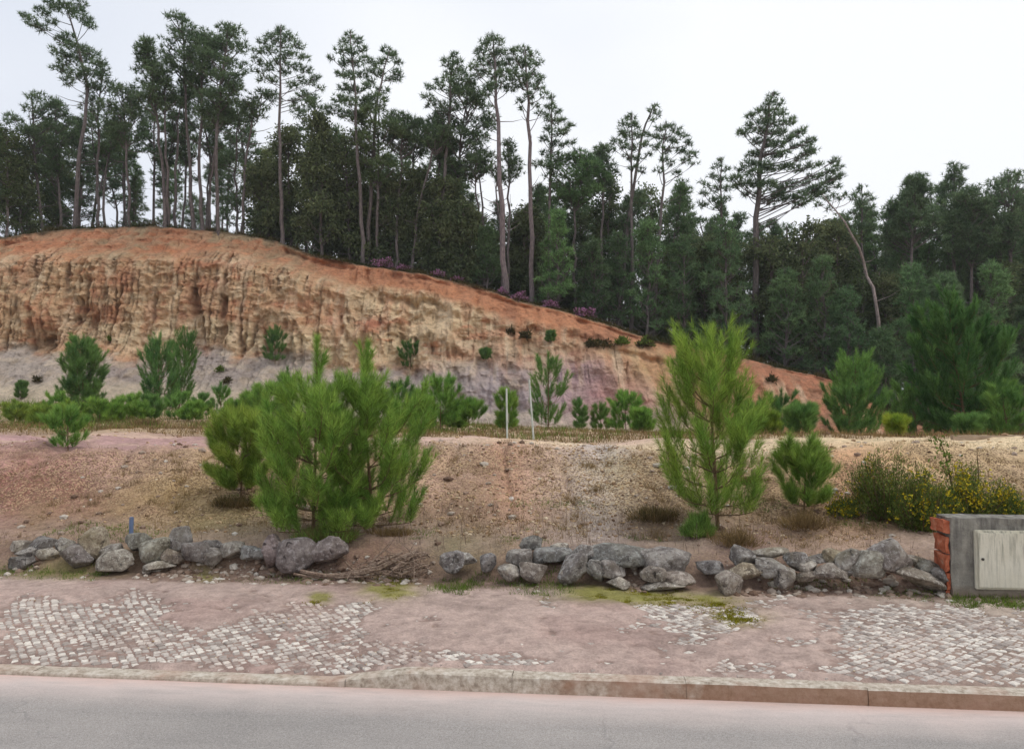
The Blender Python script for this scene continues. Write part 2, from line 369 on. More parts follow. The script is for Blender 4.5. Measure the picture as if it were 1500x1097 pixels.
# colour
def put(col, mask, c): return col*(1-mask[..., None])+c*mask[..., None]
col = np.ones(X.shape+(3,))*S(186, 158, 144)
col = put(col, sm(fbm(X*1.3, Y*1.3, 31, 3), -.2, .5)*.6, S(172, 138, 126))
col = put(col, sm(Sg, 1.5, 4)*.6*(Tg < 2.5), S(188, 172, 148))
col = put(col, (sm(-cov, -.12, .05)*.6)*(Tg < 2.3), S(140, 112, 98))
# verge: strip behind the wall
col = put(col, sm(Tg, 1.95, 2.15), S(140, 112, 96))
col = put(col, sm(Tg, 2.45, 2.8), S(180, 152, 134))
bank = sm(Tg, 3.1, 3.6)
ochre = sm(fbm(X*.55+3, Y*.9, 33, 4), -.25, .35)
cb = put(np.ones(X.shape+(3,))*S(190, 156, 138), ochre*.8, S(184, 156, 112))
dead = sm(fbm(X*1.1, Y*1.3, 34, 4), -.05, .35)
cb = put(cb, dead*.7, S(134, 110, 84)); cb = put(cb, sm(-Sg, 1.8, 3.2)*sm(fbm(X*.8, Y*1.3, 137, 3), -.3, .2)*.6, S(174, 128, 116)); cb = put(cb, sm(fbm(X*3.1, Y*3.6, 134, 4), .0, .4)*.65, S(104, 84, 64)); cb = put(cb, sm(fbm(X*1.7+8, Y*2.2, 135, 3), .15, .5)*.5, S(196, 160, 140))
cb = put(cb, sm(Sg, 2.2, 4.5)*.6*sm(Tg, 3.8, 5.2), S(206, 178, 134)); cb = put(cb, np.exp(-((Tg-4.0)/.7)**2)*sm(fbm(X*.6+2, Y*1.1, 136, 3), -.3, .25)*.6, S(118, 94, 72))
col = put(col, bank, cb)
top = sm(Tg, 5.0, 5.8)
pink = sm(-Sg, 2.0, 3.5)
ct = put(np.ones(X.shape+(3,))*S(190, 158, 144), pink, S(172, 136, 132))
ct = put(ct, sm(fbm(X*.7, Y*1.2, 35, 3), 0, .4)*.5, S(198, 172, 140))
ct = put(ct, sm(Sg, 2.2, 4.0), S(212, 188, 148))
rim = np.exp(-((Tg-6.7-.2*fbm(X, Y*0, 36))/1.1)**2)*sm(Sg, -2.2, 0)
ct = put(ct, rim*.9, S(222, 198, 158))
pl = sm(Tg, 7.6, 9.5)
cp = put(np.ones(X.shape+(3,))*S(166, 142, 112), sm(fbm(X*.25, Y*.25, 37, 4), -.1, .3), S(140, 120, 88))
cp = put(cp, sm(Tg, 17, 24), S(186, 164, 140))
ct = put(ct, pl, cp)
col = put(col, top, ct)
for (u, v, du, dv, k, c) in [(690, 725, 90, 16, .7, S(124, 98, 76)), (830, 735, 60, 18, .6, S(132, 108, 82)), (640, 700, 40, 10, .6, S(200, 160, 136)), (780, 670, 60, 10, .6, S(204, 168, 150)), (150, 740, 120, 16, .6, S(128, 100, 72)), (420, 700, 60, 20, .5, S(140, 112, 84)), (1300, 690, 120, 12, .5, S(206, 168, 112)), (1250, 730, 80, 12, .6, S(150, 110, 78)), (1000, 690, 50, 16, .6, S(206, 186, 140)), (990, 760, 70, 12, .7, S(108, 86, 68)), (180, 700, 80, 8, .5, S(190, 156, 148)), (60, 715, 90, 16, .8, S(150, 100, 92)), (40, 735, 60, 14, .8, S(148, 92, 84)), (880, 675, 45, 16, .85, S(176, 168, 172)), (880, 705, 30, 14, .5, S(182, 172, 166)),
                           (740, 690, 40, 18, .7, S(190, 140, 112)), (905, 695, 60, 10, .6, S(176, 160, 110)), (960, 740, 50, 30, .7, S(120, 98, 78)), (240, 735, 90, 24, .65, S(150, 122, 74)), (320, 690, 80, 14, .5, S(166, 140, 96)),
                           (700, 740, 60, 30, .4, S(140, 116, 92)), (1240, 700, 60, 18, .7, S(196, 146, 108)), (1180, 760, 60, 16, .6, S(136, 112, 86)), (1090, 790, 60, 10, .7, S(138, 100, 86)),
                           (340, 765, 80, 10, .6, S(128, 118, 70)), (680, 800, 60, 12, .6, S(126, 122, 76)), (560, 810, 60, 16, .8, S(126, 92, 74)), (60, 770, 60, 20, .5, S(134, 120, 80))]:
    col = put(col, k*np.clip(patch(X, Y, u, v, du, dv)*(1+.6*fbm(X*3, Y*3, 38, 3)), 0, 1)*sm(Tg, 2.2, 2.6), c)
for (u, v, du, dv, k) in [(570, 866, 34, 12, 1.3), (470, 877, 15, 6, 1.3), (900, 876, 70, 8, 1.2), (970, 878, 60, 7, 1.1), (860, 868, 30, 6, .9), (1080, 905, 40, 12, .7), (1040, 880, 50, 8, .8), (300, 845, 20, 6, .7), (80, 840, 80, 6, .6)]:
    col = put(col, np.clip(k*patch(X, Y, u, v, du, dv)*(1.1+.9*fbm(X*7, Y*7, 39, 3)), 0, .9), S(146, 140, 58))
rough = (bank*(1-sm(Tg, 7.2, 9))*(.3+.6*sm(fbm(X*.6, Y*.9, 191, 3), -.3, .25))*(1-.5*sm(Tg, 5.2, 5.9))+.25*sm(Tg, 2.0, 2.6)*(1-bank))*(1-.6*sm(-Sg, 2, 4)*top)
lum = col.mean(-1, keepdims=True); col = np.clip(lum+(.78+.12*sm(Tg, 3, 4))[..., None]*(col-lum)*1.0, 0, 1)*(1.03+.14*sm(Tg, 3, 3.6))[..., None]; col = np.clip(col, 0, .85)
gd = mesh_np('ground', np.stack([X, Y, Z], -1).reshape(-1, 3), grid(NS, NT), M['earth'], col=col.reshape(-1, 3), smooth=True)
ra = gd.data.attributes.new('rough', 'FLOAT', 'POINT'); ra.data.foreach_set('value', rough.astype(np.float32).ravel()); tag(gd, kind='structure')

# wide base terrain
m, n, o = newmat('far ground'); co = objco(n)
surf(n, o, ramp(n, noise(n, .3, 6, .6, co), (.3, S(110, 96, 70)), (.7, S(150, 132, 104))), 1, None, .1); M['base'] = m
V = np.array([(x, y, -.12) for x in (-250, -60, 60, 250) for y in (-250, -60, 60, 250)])
tag(mesh_np('terrain', V, grid(4, 4), M['base']), kind='structure')

# ------------------------------------------------------------------ cliff
RU = [-500, -200, -60, 18, 70, 120, 220, 330, 400, 460, 540, 620, 700, 760, 850, 900, 960, 1050, 1130, 1215, 1260, 1310, 1400, 1900]
RV = [430, 385, 358, 346, 338, 335, 332, 341, 353, 376, 391, 402, 421, 441, 463, 479, 500, 516, 536, 556, 580, 612, 640, 645]
def ridge(u):
    v = np.interp(u, RU, RV); v = v-2*np.abs(fbm(u/22.0, 0*u, 51, 3)); Yt = 30.3+.028*(600-v)
    b = (548.5-v)/F; z = EYE+(SP+b*CP)*Yt/(CP-b*SP)
    return Yt, z
def foot(u):
    Yb = 29.2+.8*fbm(u/180.0, 0*u, 52, 3)-.4*sm(u, 700, 1000); Xb = (u-750)/F*Yb
    return Yb, z30(Xb)-.05
nu, nw = 2000, 320
uu = np.linspace(-500, 1900, nu); ww = np.linspace(0, 1, nw)
Yt, Zt = ridge(uu); Yb, Zb = foot(uu)
Zt = np.maximum(Zt, Zb+.25)
U, W = np.meshgrid(uu, ww, indexing='ij')
left = 1-sm(uu, 480, 900)         # vertical fluted face on the left
pl_ = np.interp(ww, [0, .10, .30, .40, .74, .80, 1], [0, .20, .46, .50, .60, .68, 1.0])      # fraction of depth at height
pr_ = np.interp(ww, [0, .12, .5, .85, 1], [0, .16, .45, .80, 1.0])
K = left[:, None]*pl_[None, :]+(1-left[:, None])*pr_[None, :]
Zc = Zb[:, None]+(Zt-Zb)[:, None]*W
Yc = Yb[:, None]+(Yt-Yb)[:, None]*K
Xc = (U-750)/F*Yc
hgt = (Zt-Zb)[:, None]
am = np.clip(hgt/8, 0.05, 1)
x = Xc
wz = Zc
warp = .13*fbm(x*.6, wz*.8, 61, 3)+.05*fbm(x*3, wz*2.5, 161, 3)
W0 = W; W = np.clip(W+(.07*fbm(x*.25, 0*x, 261, 2)+.05*fbm(x*1.1, 0*x, 262, 3))*sm(W, .08, .2)*(1-sm(W, .84, .93)), 0, 1)
crumb = .45+.55*sm(fbm(x*1.6, wz*2.2, 263, 4), -.25, .15)
def gully(f, seed, wd, zs=.10):
    return np.exp(-(fbm((x+warp*1.0)*f, wz*zs, seed, 2)/wd)**2)
face = sm(W, .22, .38)*(1-sm(W, .72, .84))      # fluted zone
brk = .25+.75*sm(fbm(x*.4, wz*.5, 69, 3), -.5, 0)
D = np.zeros_like(x)
cen = sm(U, 380, 520)
D += face*am*brk*crumb*(1-.5*cen)*(.78*gully(.9, 62, .08)+.70*gully(1.8, 63, .065, .10)*sm(fbm(x*.3, 0*x, 291, 2), -.6, .1)+.30*gully(4.2, 64, .09, .2))
D += am*(.16+.60*cen)*fbm(x*.45, wz*.7, 65, 4)*(1-.4*face*(1-cen))
D += am*cen*face*.5*np.abs(fbm(x*.9+wz*.3, wz*.5, 77, 3))*2
lowz = 1-sm(W, .25, .36)
D += lowz*am*(.30*gully(1.1, 66, .2)+.14*gully(2.7, 67, .25))*sm(W, .02, .12)
upz = sm(W, .76, .86)*(1-sm(W, .94, 1))
D += upz*am*(.22*gully(.9, 68, .22, .3)+.22*gully(2.2, 74, .3, .5))
D += am*.045*fbm(x*.8, wz*5.5, 70, 3)*(.4+face)            # beds
D += am*.09*fbm(x*2.3, wz*2.3, 71, 4)
D += am*.13*fbm(x*5, wz*4.5, 72, 5, .62)
D += cen*am*.55*np.exp(-((W-.74-.05*fbm(x*.5, 0*x, 264, 2))/.03)**2)*sm(fbm(x*.35, 0*x, 265, 2), -.2, .3)
rdg = 1-np.abs(fbm(x*.55+wz*.12, wz*.25, 171, 4))*2.2; rdg2 = 1-np.abs(fbm(x*1.6, wz*.8, 172, 3))*2.4
D -= am*np.clip(rdg, 0, 1)**2*.75*sm(W, .05, .2)*(1-sm(W, .45, .72))*(.25+.75*sm(U, 330, 560))
D -= (.35+.65*sm(U, 330, 560))*am*np.clip(rdg2, 0, 1)**2*.22*sm(W, .1, .3)*(1-sm(W, .8, .95))
D += am*np.abs(fbm(x*2.4, wz*2.2, 173, 4))*.26*sm(W, .06, .2)*(1-sm(W, .9, .98))
# right part: shallow gullies
D += (1-left[:, None])*am*.28*gully(.7, 73, .3, .3)*sm(W, .15, .3)*(1-sm(W, .7, .9))
# small overhang under the turf edge
D += .28*am*np.exp(-((W-.955)/.016)**2)*sm(fbm(x*.5, 0*x, 75, 2), -.3, .3)
D *= sm(W, 0, .05)
fade = (1-sm(W, .985, 1))
Ycf = Yc+D*fade; Zcf = Zc+.06*fbm(x*2, wz*2, 76, 3)*sm(W, 0, .1)*fade
# colours by geology, with gully shade mixed in
vpix = 600-(Zc-EYE)/Yc*F      # rough height used as strata coordinate
n1 = fbm(x*.5, wz*1.2, 81, 4); n2 = fbm(x*1.5, wz*3.5, 82, 4); n3 = fbm(x*.35, wz*5, 83, 3); vert = fbm(x*3, wz*.35, 84, 3)
n1 = n1+.35*fbm(x*2.6, wz*3.1, 281, 4); n2 = n2+.4*fbm(x*4.5, wz*5, 282, 4)
col = np.ones(x.shape+(3,))*S(204, 162, 112)
col = put(col, sm(n1, -.1, .35)*.75, S(204, 138, 84))
col = put(col, sm(n2+.3*n1, .15, .5)*.7, S(190, 112, 64))
col = put(col, sm(-n2, .1, .5)*.6, S(216, 190, 146))
# upper slope brown/orange
up = sm(W, .74, .86)
cu = put(np.ones(x.shape+(3,))*S(182, 132, 88), sm(n1+.5*n3, -.1, .4), S(194, 118, 66))
cu = put(cu, sm(-n1, .05, .4)*.7*left[:, None], S(168, 148, 108))
cu = put(cu, sm(U, 350, 600), S(200, 124, 70))
col = put(col, up, cu)
# cream lumps above the grey foot and the central cream faces
cream = np.exp(-((W-.36+.03*n1)/.07)**2)
col = put(col, cream*.85*sm(U, 0, 250), S(226, 200, 152))
cc = sm(U, 420, 560)*(1-sm(U, 720, 800))*sm(W, .3, .4)*(1-sm(W, .74, .84))
col = put(col, cc*.8*sm(n2+.2, -.3, .2), S(222, 194, 146))
col = put(col, cc*sm(n1+n3*.6, .2, .5)*.8, S(200, 126, 76))
# grey lilac foot
fo = 1-sm(W+.05*n1+.03*n2, .24, .32)
cf = put(np.ones(x.shape+(3,))*S(176, 162, 150), sm(n1, -.2, .3), S(164, 150, 142))
cf = put(cf, sm(-n2, 0, .4)*.6, S(196, 176, 150))
cf = put(cf, sm(W*1.0+.03*n2, -.05, .11)*0+(1-sm(W, .06, .14)), S(198, 180, 152))
col = put(col, fo*(1-sm(U, 1020, 1100)), cf)
def cpatch(u, v, du, dv):
    c = at(u, v, 32.); return np.exp(-((x-c[0])/(du*32/F))**2-((Zc-c[2])/(dv*32/F))**2)
for (u, v, du, dv, k, c) in [(770, 580, 110, 45, .8, S(162, 146, 148)), (860, 560, 60, 40, .8, S(172, 140, 144)), (880, 585, 60, 30, .8, S(184, 126, 126)), (925, 570, 50, 36, .85, S(188, 132, 116)), (820, 560, 40, 30, .5, S(162, 136, 154)),
                            (700, 560, 70, 40, .7, S(164, 150, 156)), (640, 590, 60, 30, .6, S(170, 156, 152)), (960, 540, 50, 30, .9, S(206, 164, 104)), (1000, 560, 30, 40, .8, S(204, 150, 90)), (930, 515, 60, 12, .8, S(214, 176, 120)),
                            (800, 500, 60, 14, .6, S(160, 112, 76)), (880, 490, 60, 12, .7, S(176, 110, 68)), (745, 455, 12, 20, .7, S(120, 62, 40)), (675, 520, 40, 10, .7, S(204, 138, 84)), (540, 470, 25, 12, .5, S(188, 90, 62)), (475, 465, 14, 10, .6, S(186, 84, 56)),
                            (140, 395, 26, 14, .7, S(196, 108, 58)), (270, 370, 30, 8, .7, S(196, 108, 58)), (280, 405, 30, 16, .6, S(190, 112, 66)), (110, 355, 40, 10, .7, S(164, 148, 108)), (420, 440, 50, 8, .7, S(198, 118, 68)), (600, 380, 90, 14, .6, S(172, 102, 60)), (260, 350, 40, 8, .5, S(170, 146, 110))]:
    col = put(col, np.clip(k*cpatch(u, v, du, dv)*(1+.7*n2), 0, 1), c)
rr = sm(U, 960, 1060)
cr_ = put(np.ones(x.shape+(3,))*S(186, 112, 70), sm(n2, 0, .4)*.7, S(150, 104, 72)); cr_ = put(cr_, (1-sm(W, .0, .25))*.8, S(180, 146, 110))
col = put(col, rr*.9, cr_)
col = put(col, sm(W, .975, .995)*.9, S(92, 84, 52))
col = put(col, np.clip(face*brk*(1-cen)*(gully(.9, 62, .06)+.8*gully(1.9, 63, .05, .10)), 0, .32), S(140, 92, 62))  # shade of the flute gullies painted into the colour
stk = sm(fbm(x*3.2, wz*.35, 184, 3), .05, .4)*sm(W, .2, .4)*(1-up); col = put(col, stk*.45, S(228, 200, 160)); stk = sm(fbm(x*2.6, wz*.5, 185, 3), .1, .45)*sm(W, .25, .5); col = put(col, stk*.4, S(196, 124, 78))
col = np.clip(col*(1+.14*vert[..., None]), 0, 1); lum = col.mean(-1, keepdims=True); col = np.clip(lum+.80*(col-lum), 0, 1)
col = put(np.clip(col*1.2, 0, .92), np.ones(W.shape)*.15, S(200, 172, 150))

m, n, o = newmat('clay cliff'); co = objco(n); vc = vcol(n)
f = noise(n, 3.2, 10, .7, co); cs = objco(n, (1.2, 1.2, 4)); f4 = noise(n, 1.7, 7, .65, cs, .6); f5 = noise(n, 18, 4, .7, co)
c = mix(n, 1., vc, ramp(n, f, (.28, .66), (.5, 1.0), (.72, 1.25)), 'MULTIPLY')
c = mix(n, 1., c, ramp(n, f4, (.3, .86), (.5, 1.02), (.7, 1.1)), 'MULTIPLY')
c = mix(n, 1., c, ramp(n, f5, (.3, .85), (.7, 1.12)), 'MULTIPLY')
b1 = bump(n, f, .22); b2 = bump(n, f4, .06, 1, b1); b3 = bump(n, f5, .04, 1, b2)
surf(n, o, c, .97, b3, .08); M['clay'] = m
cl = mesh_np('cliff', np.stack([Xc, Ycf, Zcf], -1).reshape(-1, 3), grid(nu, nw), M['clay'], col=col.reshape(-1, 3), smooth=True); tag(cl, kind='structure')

# hilltop behind the ridge
nyh = 60; dy = np.linspace(0, 1, nyh)**1.8*90
Ug, Dg = np.meshgrid(uu[::4], dy, indexing='ij')
Yh = Yt[::4][:, None]+Dg; Xh = (Ug-750)/F*Yh
def hill_z(u, dd):
    zt = np.interp(u, uu, Zt)
    drop = .045*(1-sm(u, 300, 700))+.0*u
    return zt-.004-drop*dd+.25*fbm(u/60.0, dd*.25, 91, 3)*sm(dd, .5, 4)+.03*dd*sm(u, 900, 1300)
Zh = hill_z(Ug, Dg)
m, n, o = newmat('forest floor'); co = objco(n)
surf(n, o, ramp(n, noise(n, .9, 8, .7, co), (.3, S(64, 56, 38)), (.5, S(88, 72, 52)), (.7, S(84, 86, 50))), 1, bump(n, noise(n, 3, 6, .7, co), .2), .1); M['floor'] = m
tag(mesh_np('hillside', np.stack([Xh, Yh, Zh], -1).reshape(-1, 3), grid(Ug.shape[0], nyh), M['floor'], smooth=True), kind='structure')
def hill_pt(u, Y):
    yt, zt = ridge(np.array([float(u)])); dd = max(Y-float(yt[0]), 0.0)
    return np.array([(u-750)/F*Y, Y, float(hill_z(np.array([float(u)]), np.array([dd]))[0])])

# ------------------------------------------------------------------ surface lookup for planting (ground, cliff)
from mathutils.bvhtree import BVHTree
dg = bpy.context.evaluated_depsgraph_get()
tree_c = BVHTree.FromObject(cl, dg); tree_g = BVHTree.FromObject(gd, dg)
def shoot(u, v):
    d = Vector(ray(u, v)).normalized(); best = None
    for t in (tree_g, tree_c):
        h = t.ray_cast(Vector((0, 0, EYE)), d, 200)
        if h[0] is not None and (best is None or h[3] < best[3]): best = h
    return np.array(best[0]) if best else at(u, v, 30)
def gz(X, Y):
    h = tree_g.ray_cast(Vector((float(X), float(Y), 50)), Vector((0, 0, -1)))
    return h[0].z if h[0] else float(G(X, Y))
# ================================================================== PLANTS
def bez(p, n):
    p = [np.asarray(q, float) for q in p]; t = np.linspace(0, len(p)-1, n); out = []
    P_ = np.array(p)
    # smooth interpolation (Catmull-Rom)
    for q in t:
        i = min(int(q), len(p)-2); f = q-i
        a = P_[max(i-1, 0)]; b = P_[i]; c = P_[i+1]; d = P_[min(i+2, len(p)-1)]
        out.append(.5*((2*b)+(c-a)*f+(2*a-5*b+4*c-d)*f*f+(3*b-a-3*c+d)*f**3))
    return np.array(out)

def young_pine(name, base, H, W, seed, mat, n_sh=1.0, nl=.13, nwid=.004, nn=110, low=.05, lead=.2, leads=1, tint=(1, 1, 1), up=.9, sparse=1.0, shl=1.0, label=None, group=None, lean=0, rstem=None, lowpow=1.0, nwx=1.0, pw=.75, Y_near=False, spr=1.0):
    """pine sapling: whorls of rising limbs that end in upright bottle-brush shoots"""
    R = np.random.default_rng(seed)
    root = empty(name, base); tag(root, label, 'pine' if name != 'shrub' else 'shrub', group)
    T = Acc(); r0 = rstem or max(.008*H+.005, .008)
    px = R.normal(size=2)*.04*H
    trunk = bez([(0, 0, -.05), (px[0]*.5, px[1]*.5, H*.35), (px[0]+lean*.5, px[1], H*.7), (px[0]*.6+lean, px[1]*.6, H*(1-lead*.35))], 12)
    T.add(*tube(trunk, np.linspace(r0, r0*.25, 12), 6))
    shoots = []     # (points along the axis, weight)
    tip = trunk[-1]
    shoots.append((trunk[-4], tip+np.array([0, 0, H*lead*.35]), 3.2 if Y_near else 1.5)); shoots.append((trunk[-6], trunk[-3], 1.6))
    for q in range(5 if H > 1.5 and Y_near else 0):
        p = trunk[-5+R.integers(0, 4)]; a_ = R.random()*6.28; shoots.append((p, p+np.array([math.cos(a_)*.045*H, math.sin(a_)*.045*H, H*R.uniform(.09, .15)]), 1.2))
    nwh = int((max(5, int(H/.24)) if H < 3 else int(8+H))*nwx)
    for k in range(nwh):
        f = low+(1-low-lead*.9)*((k+.5*R.random())/nwh)**lowpow
        c = trunk[0]+(trunk[-1]-trunk[0])*0; zi = f*H
        c = np.array([np.interp(zi, trunk[:, 2], trunk[:, 0]), np.interp(zi, trunk[:, 2], trunk[:, 1]), zi])
        pk = .65**.75*1.25
        prof = pk*((1-f)/.65)**pw if f > .35 else (.75+.25*math.sin(f/.35*math.pi/2))*pk
        nb = R.integers(4, 7)
        a0 = R.random()*6.28
        for b in range(nb):
            if R.random() > sparse: continue
            az = a0+b*6.283/nb+R.normal()*.25; ln = W/2*prof*R.uniform(.6, 1.08)
            rise = ln*R.uniform(.45, 1.0)*up*(-.06+1.06*min(f/.35, 1))+.02*H*min(f/.2, 1)+.01*H
            e = c+np.array([math.cos(az)*ln, math.sin(az)*ln, rise])
            mpt = c+np.array([math.cos(az)*ln*.6, math.sin(az)*ln*.6, rise*.35])
            br = bez([c, mpt, e], 7); T.add(*tube(br, np.linspace(r0*.35, r0*.12, 7), 4))
            sl = H*.11*R.uniform(.7, 1.25)*shl
            shoots.append((br[-3], e+np.array([math.cos(az)*.12, math.sin(az)*.12, .9])*sl, 1))
            nsub = int((2+ln/(.09*H+.05))*n_sh)
            for q in range(nsub):
                p = br[R.integers(2, 7)]+R.normal(size=3)*.01
                az2 = az+R.normal()*.9; sl2 = sl*R.uniform(.6, 1.1)
                d = np.array([math.cos(az2)*.55, math.sin(az2)*.55, R.uniform(.7, 1.6)]); d /= np.linalg.norm(d)
                shoots.append((p, p+d*sl2*1.45, .9)); T.add(*tube(np.array([p, p+d*sl2]), [r0*.1, r0*.06], 3))
    T.obj('trunk', M['ybark'], root)
    Vs = Acc()
    for (a, b, w) in shoots:
        ax = b-a; L = np.linalg.norm(ax)
        if L < 1e-4: continue
        ax = ax/L; n = int(nn*w*max(L/(.16*H*max(shl, .3)), .5))
        f = R.random(n)**.8; P = a+ax*(f*L)[:, None]
        rd_ = nrm(np.cross(np.tile(ax, (n, 1)), R.normal(size=(n, 3))))
        sp_ = R.uniform(.3, .75, n)*(1.15-.6*f)*spr; D = nrm(ax*1.0+rd_*sp_[:, None]+R.normal(size=(n, 3))*.08)
        Vs.add(*blades(P, D, nl*R.uniform(.7, 1.1, n), nwid, R))
    cr = Vs.obj('crown', mat, root); cr.color = (*tint, 1)
    return root

def plant(u, vb, vt, wpx, Y, label, mat='young', seed=None, group=None, **kw):
    """young pine set on the ground at the photograph's bearing; Y given where the ground is seen edge-on"""
    if Y is None: p = shoot(u, vb)
    else:
        q = at(u, vb, Y); p = np.array([q[0], Y, gz(q[0], Y)])
    topz = at(u, vt, p[1])[2]; H = topz-p[2]; W = wpx*p[1]/F
    return young_pine(kw.pop('name', 'young_pine'), tuple(p), H, W, seed or int(u*7+vb), M[mat], label=label, group=group, **kw)

# --- foreground pines
G_FP = None
plant(458, 794, 496, 225, 7.7, 'tall bright green young pine with the left of two candle tops, behind the boulders', nn=125, spr=1.7, n_sh=3.0, Y_near=True, lowpow=1.35, nwx=1.2, pw=1.8, seed=11, nl=.115, nwid=.0045, leads=1, lead=.34, low=.03, up=.85, tint=(1.05, 1.05, .9))
plant(548, 786, 504, 190, 7.9, 'bright green young pine with the right of two candle tops, leaning over the brushwood pile', nn=125, spr=1.7, n_sh=2.8, Y_near=True, lowpow=1.3, nwx=1.2, pw=1.8, seed=15, nl=.115, nwid=.0045, lead=.34, low=.03, up=.85, tint=(1.05, 1.05, .9))
plant(352, 752, 603, 108, 8.9, 'rounded yellow-green young pine left of the tall twin-topped pines', nn=125, spr=1.6, n_sh=2.6, nwx=1.3, lowpow=1.2, seed=13, nl=.12, nwid=.0045, lead=.12, low=.06, tint=(1.12, 1.0, .8), shl=1.3)
plant(1052, 790, 482, 165, 7.7, 'tall wispy young pine with bare grey stems showing, behind the right boulders', nn=140, spr=1.6, n_sh=2.2, seed=16, nl=.125, Y_near=True, nwid=.004, lead=.22, low=.05, sparse=.95, shl=1.15, tint=(1.12, 1.06, .85), up=1.05, lowpow=1.2, nwx=1.15)
plant(1178, 776, 655, 82, 8.1, 'short feathery light green pine seedling on the bank beside the yellow-flowered broom', nn=120, spr=1.6, n_sh=1.6, seed=17, nl=.13, nwid=.004, lead=.14, low=.05, shl=1.5, tint=(1.02, 1.0, .85), up=1.1, sparse=.8)
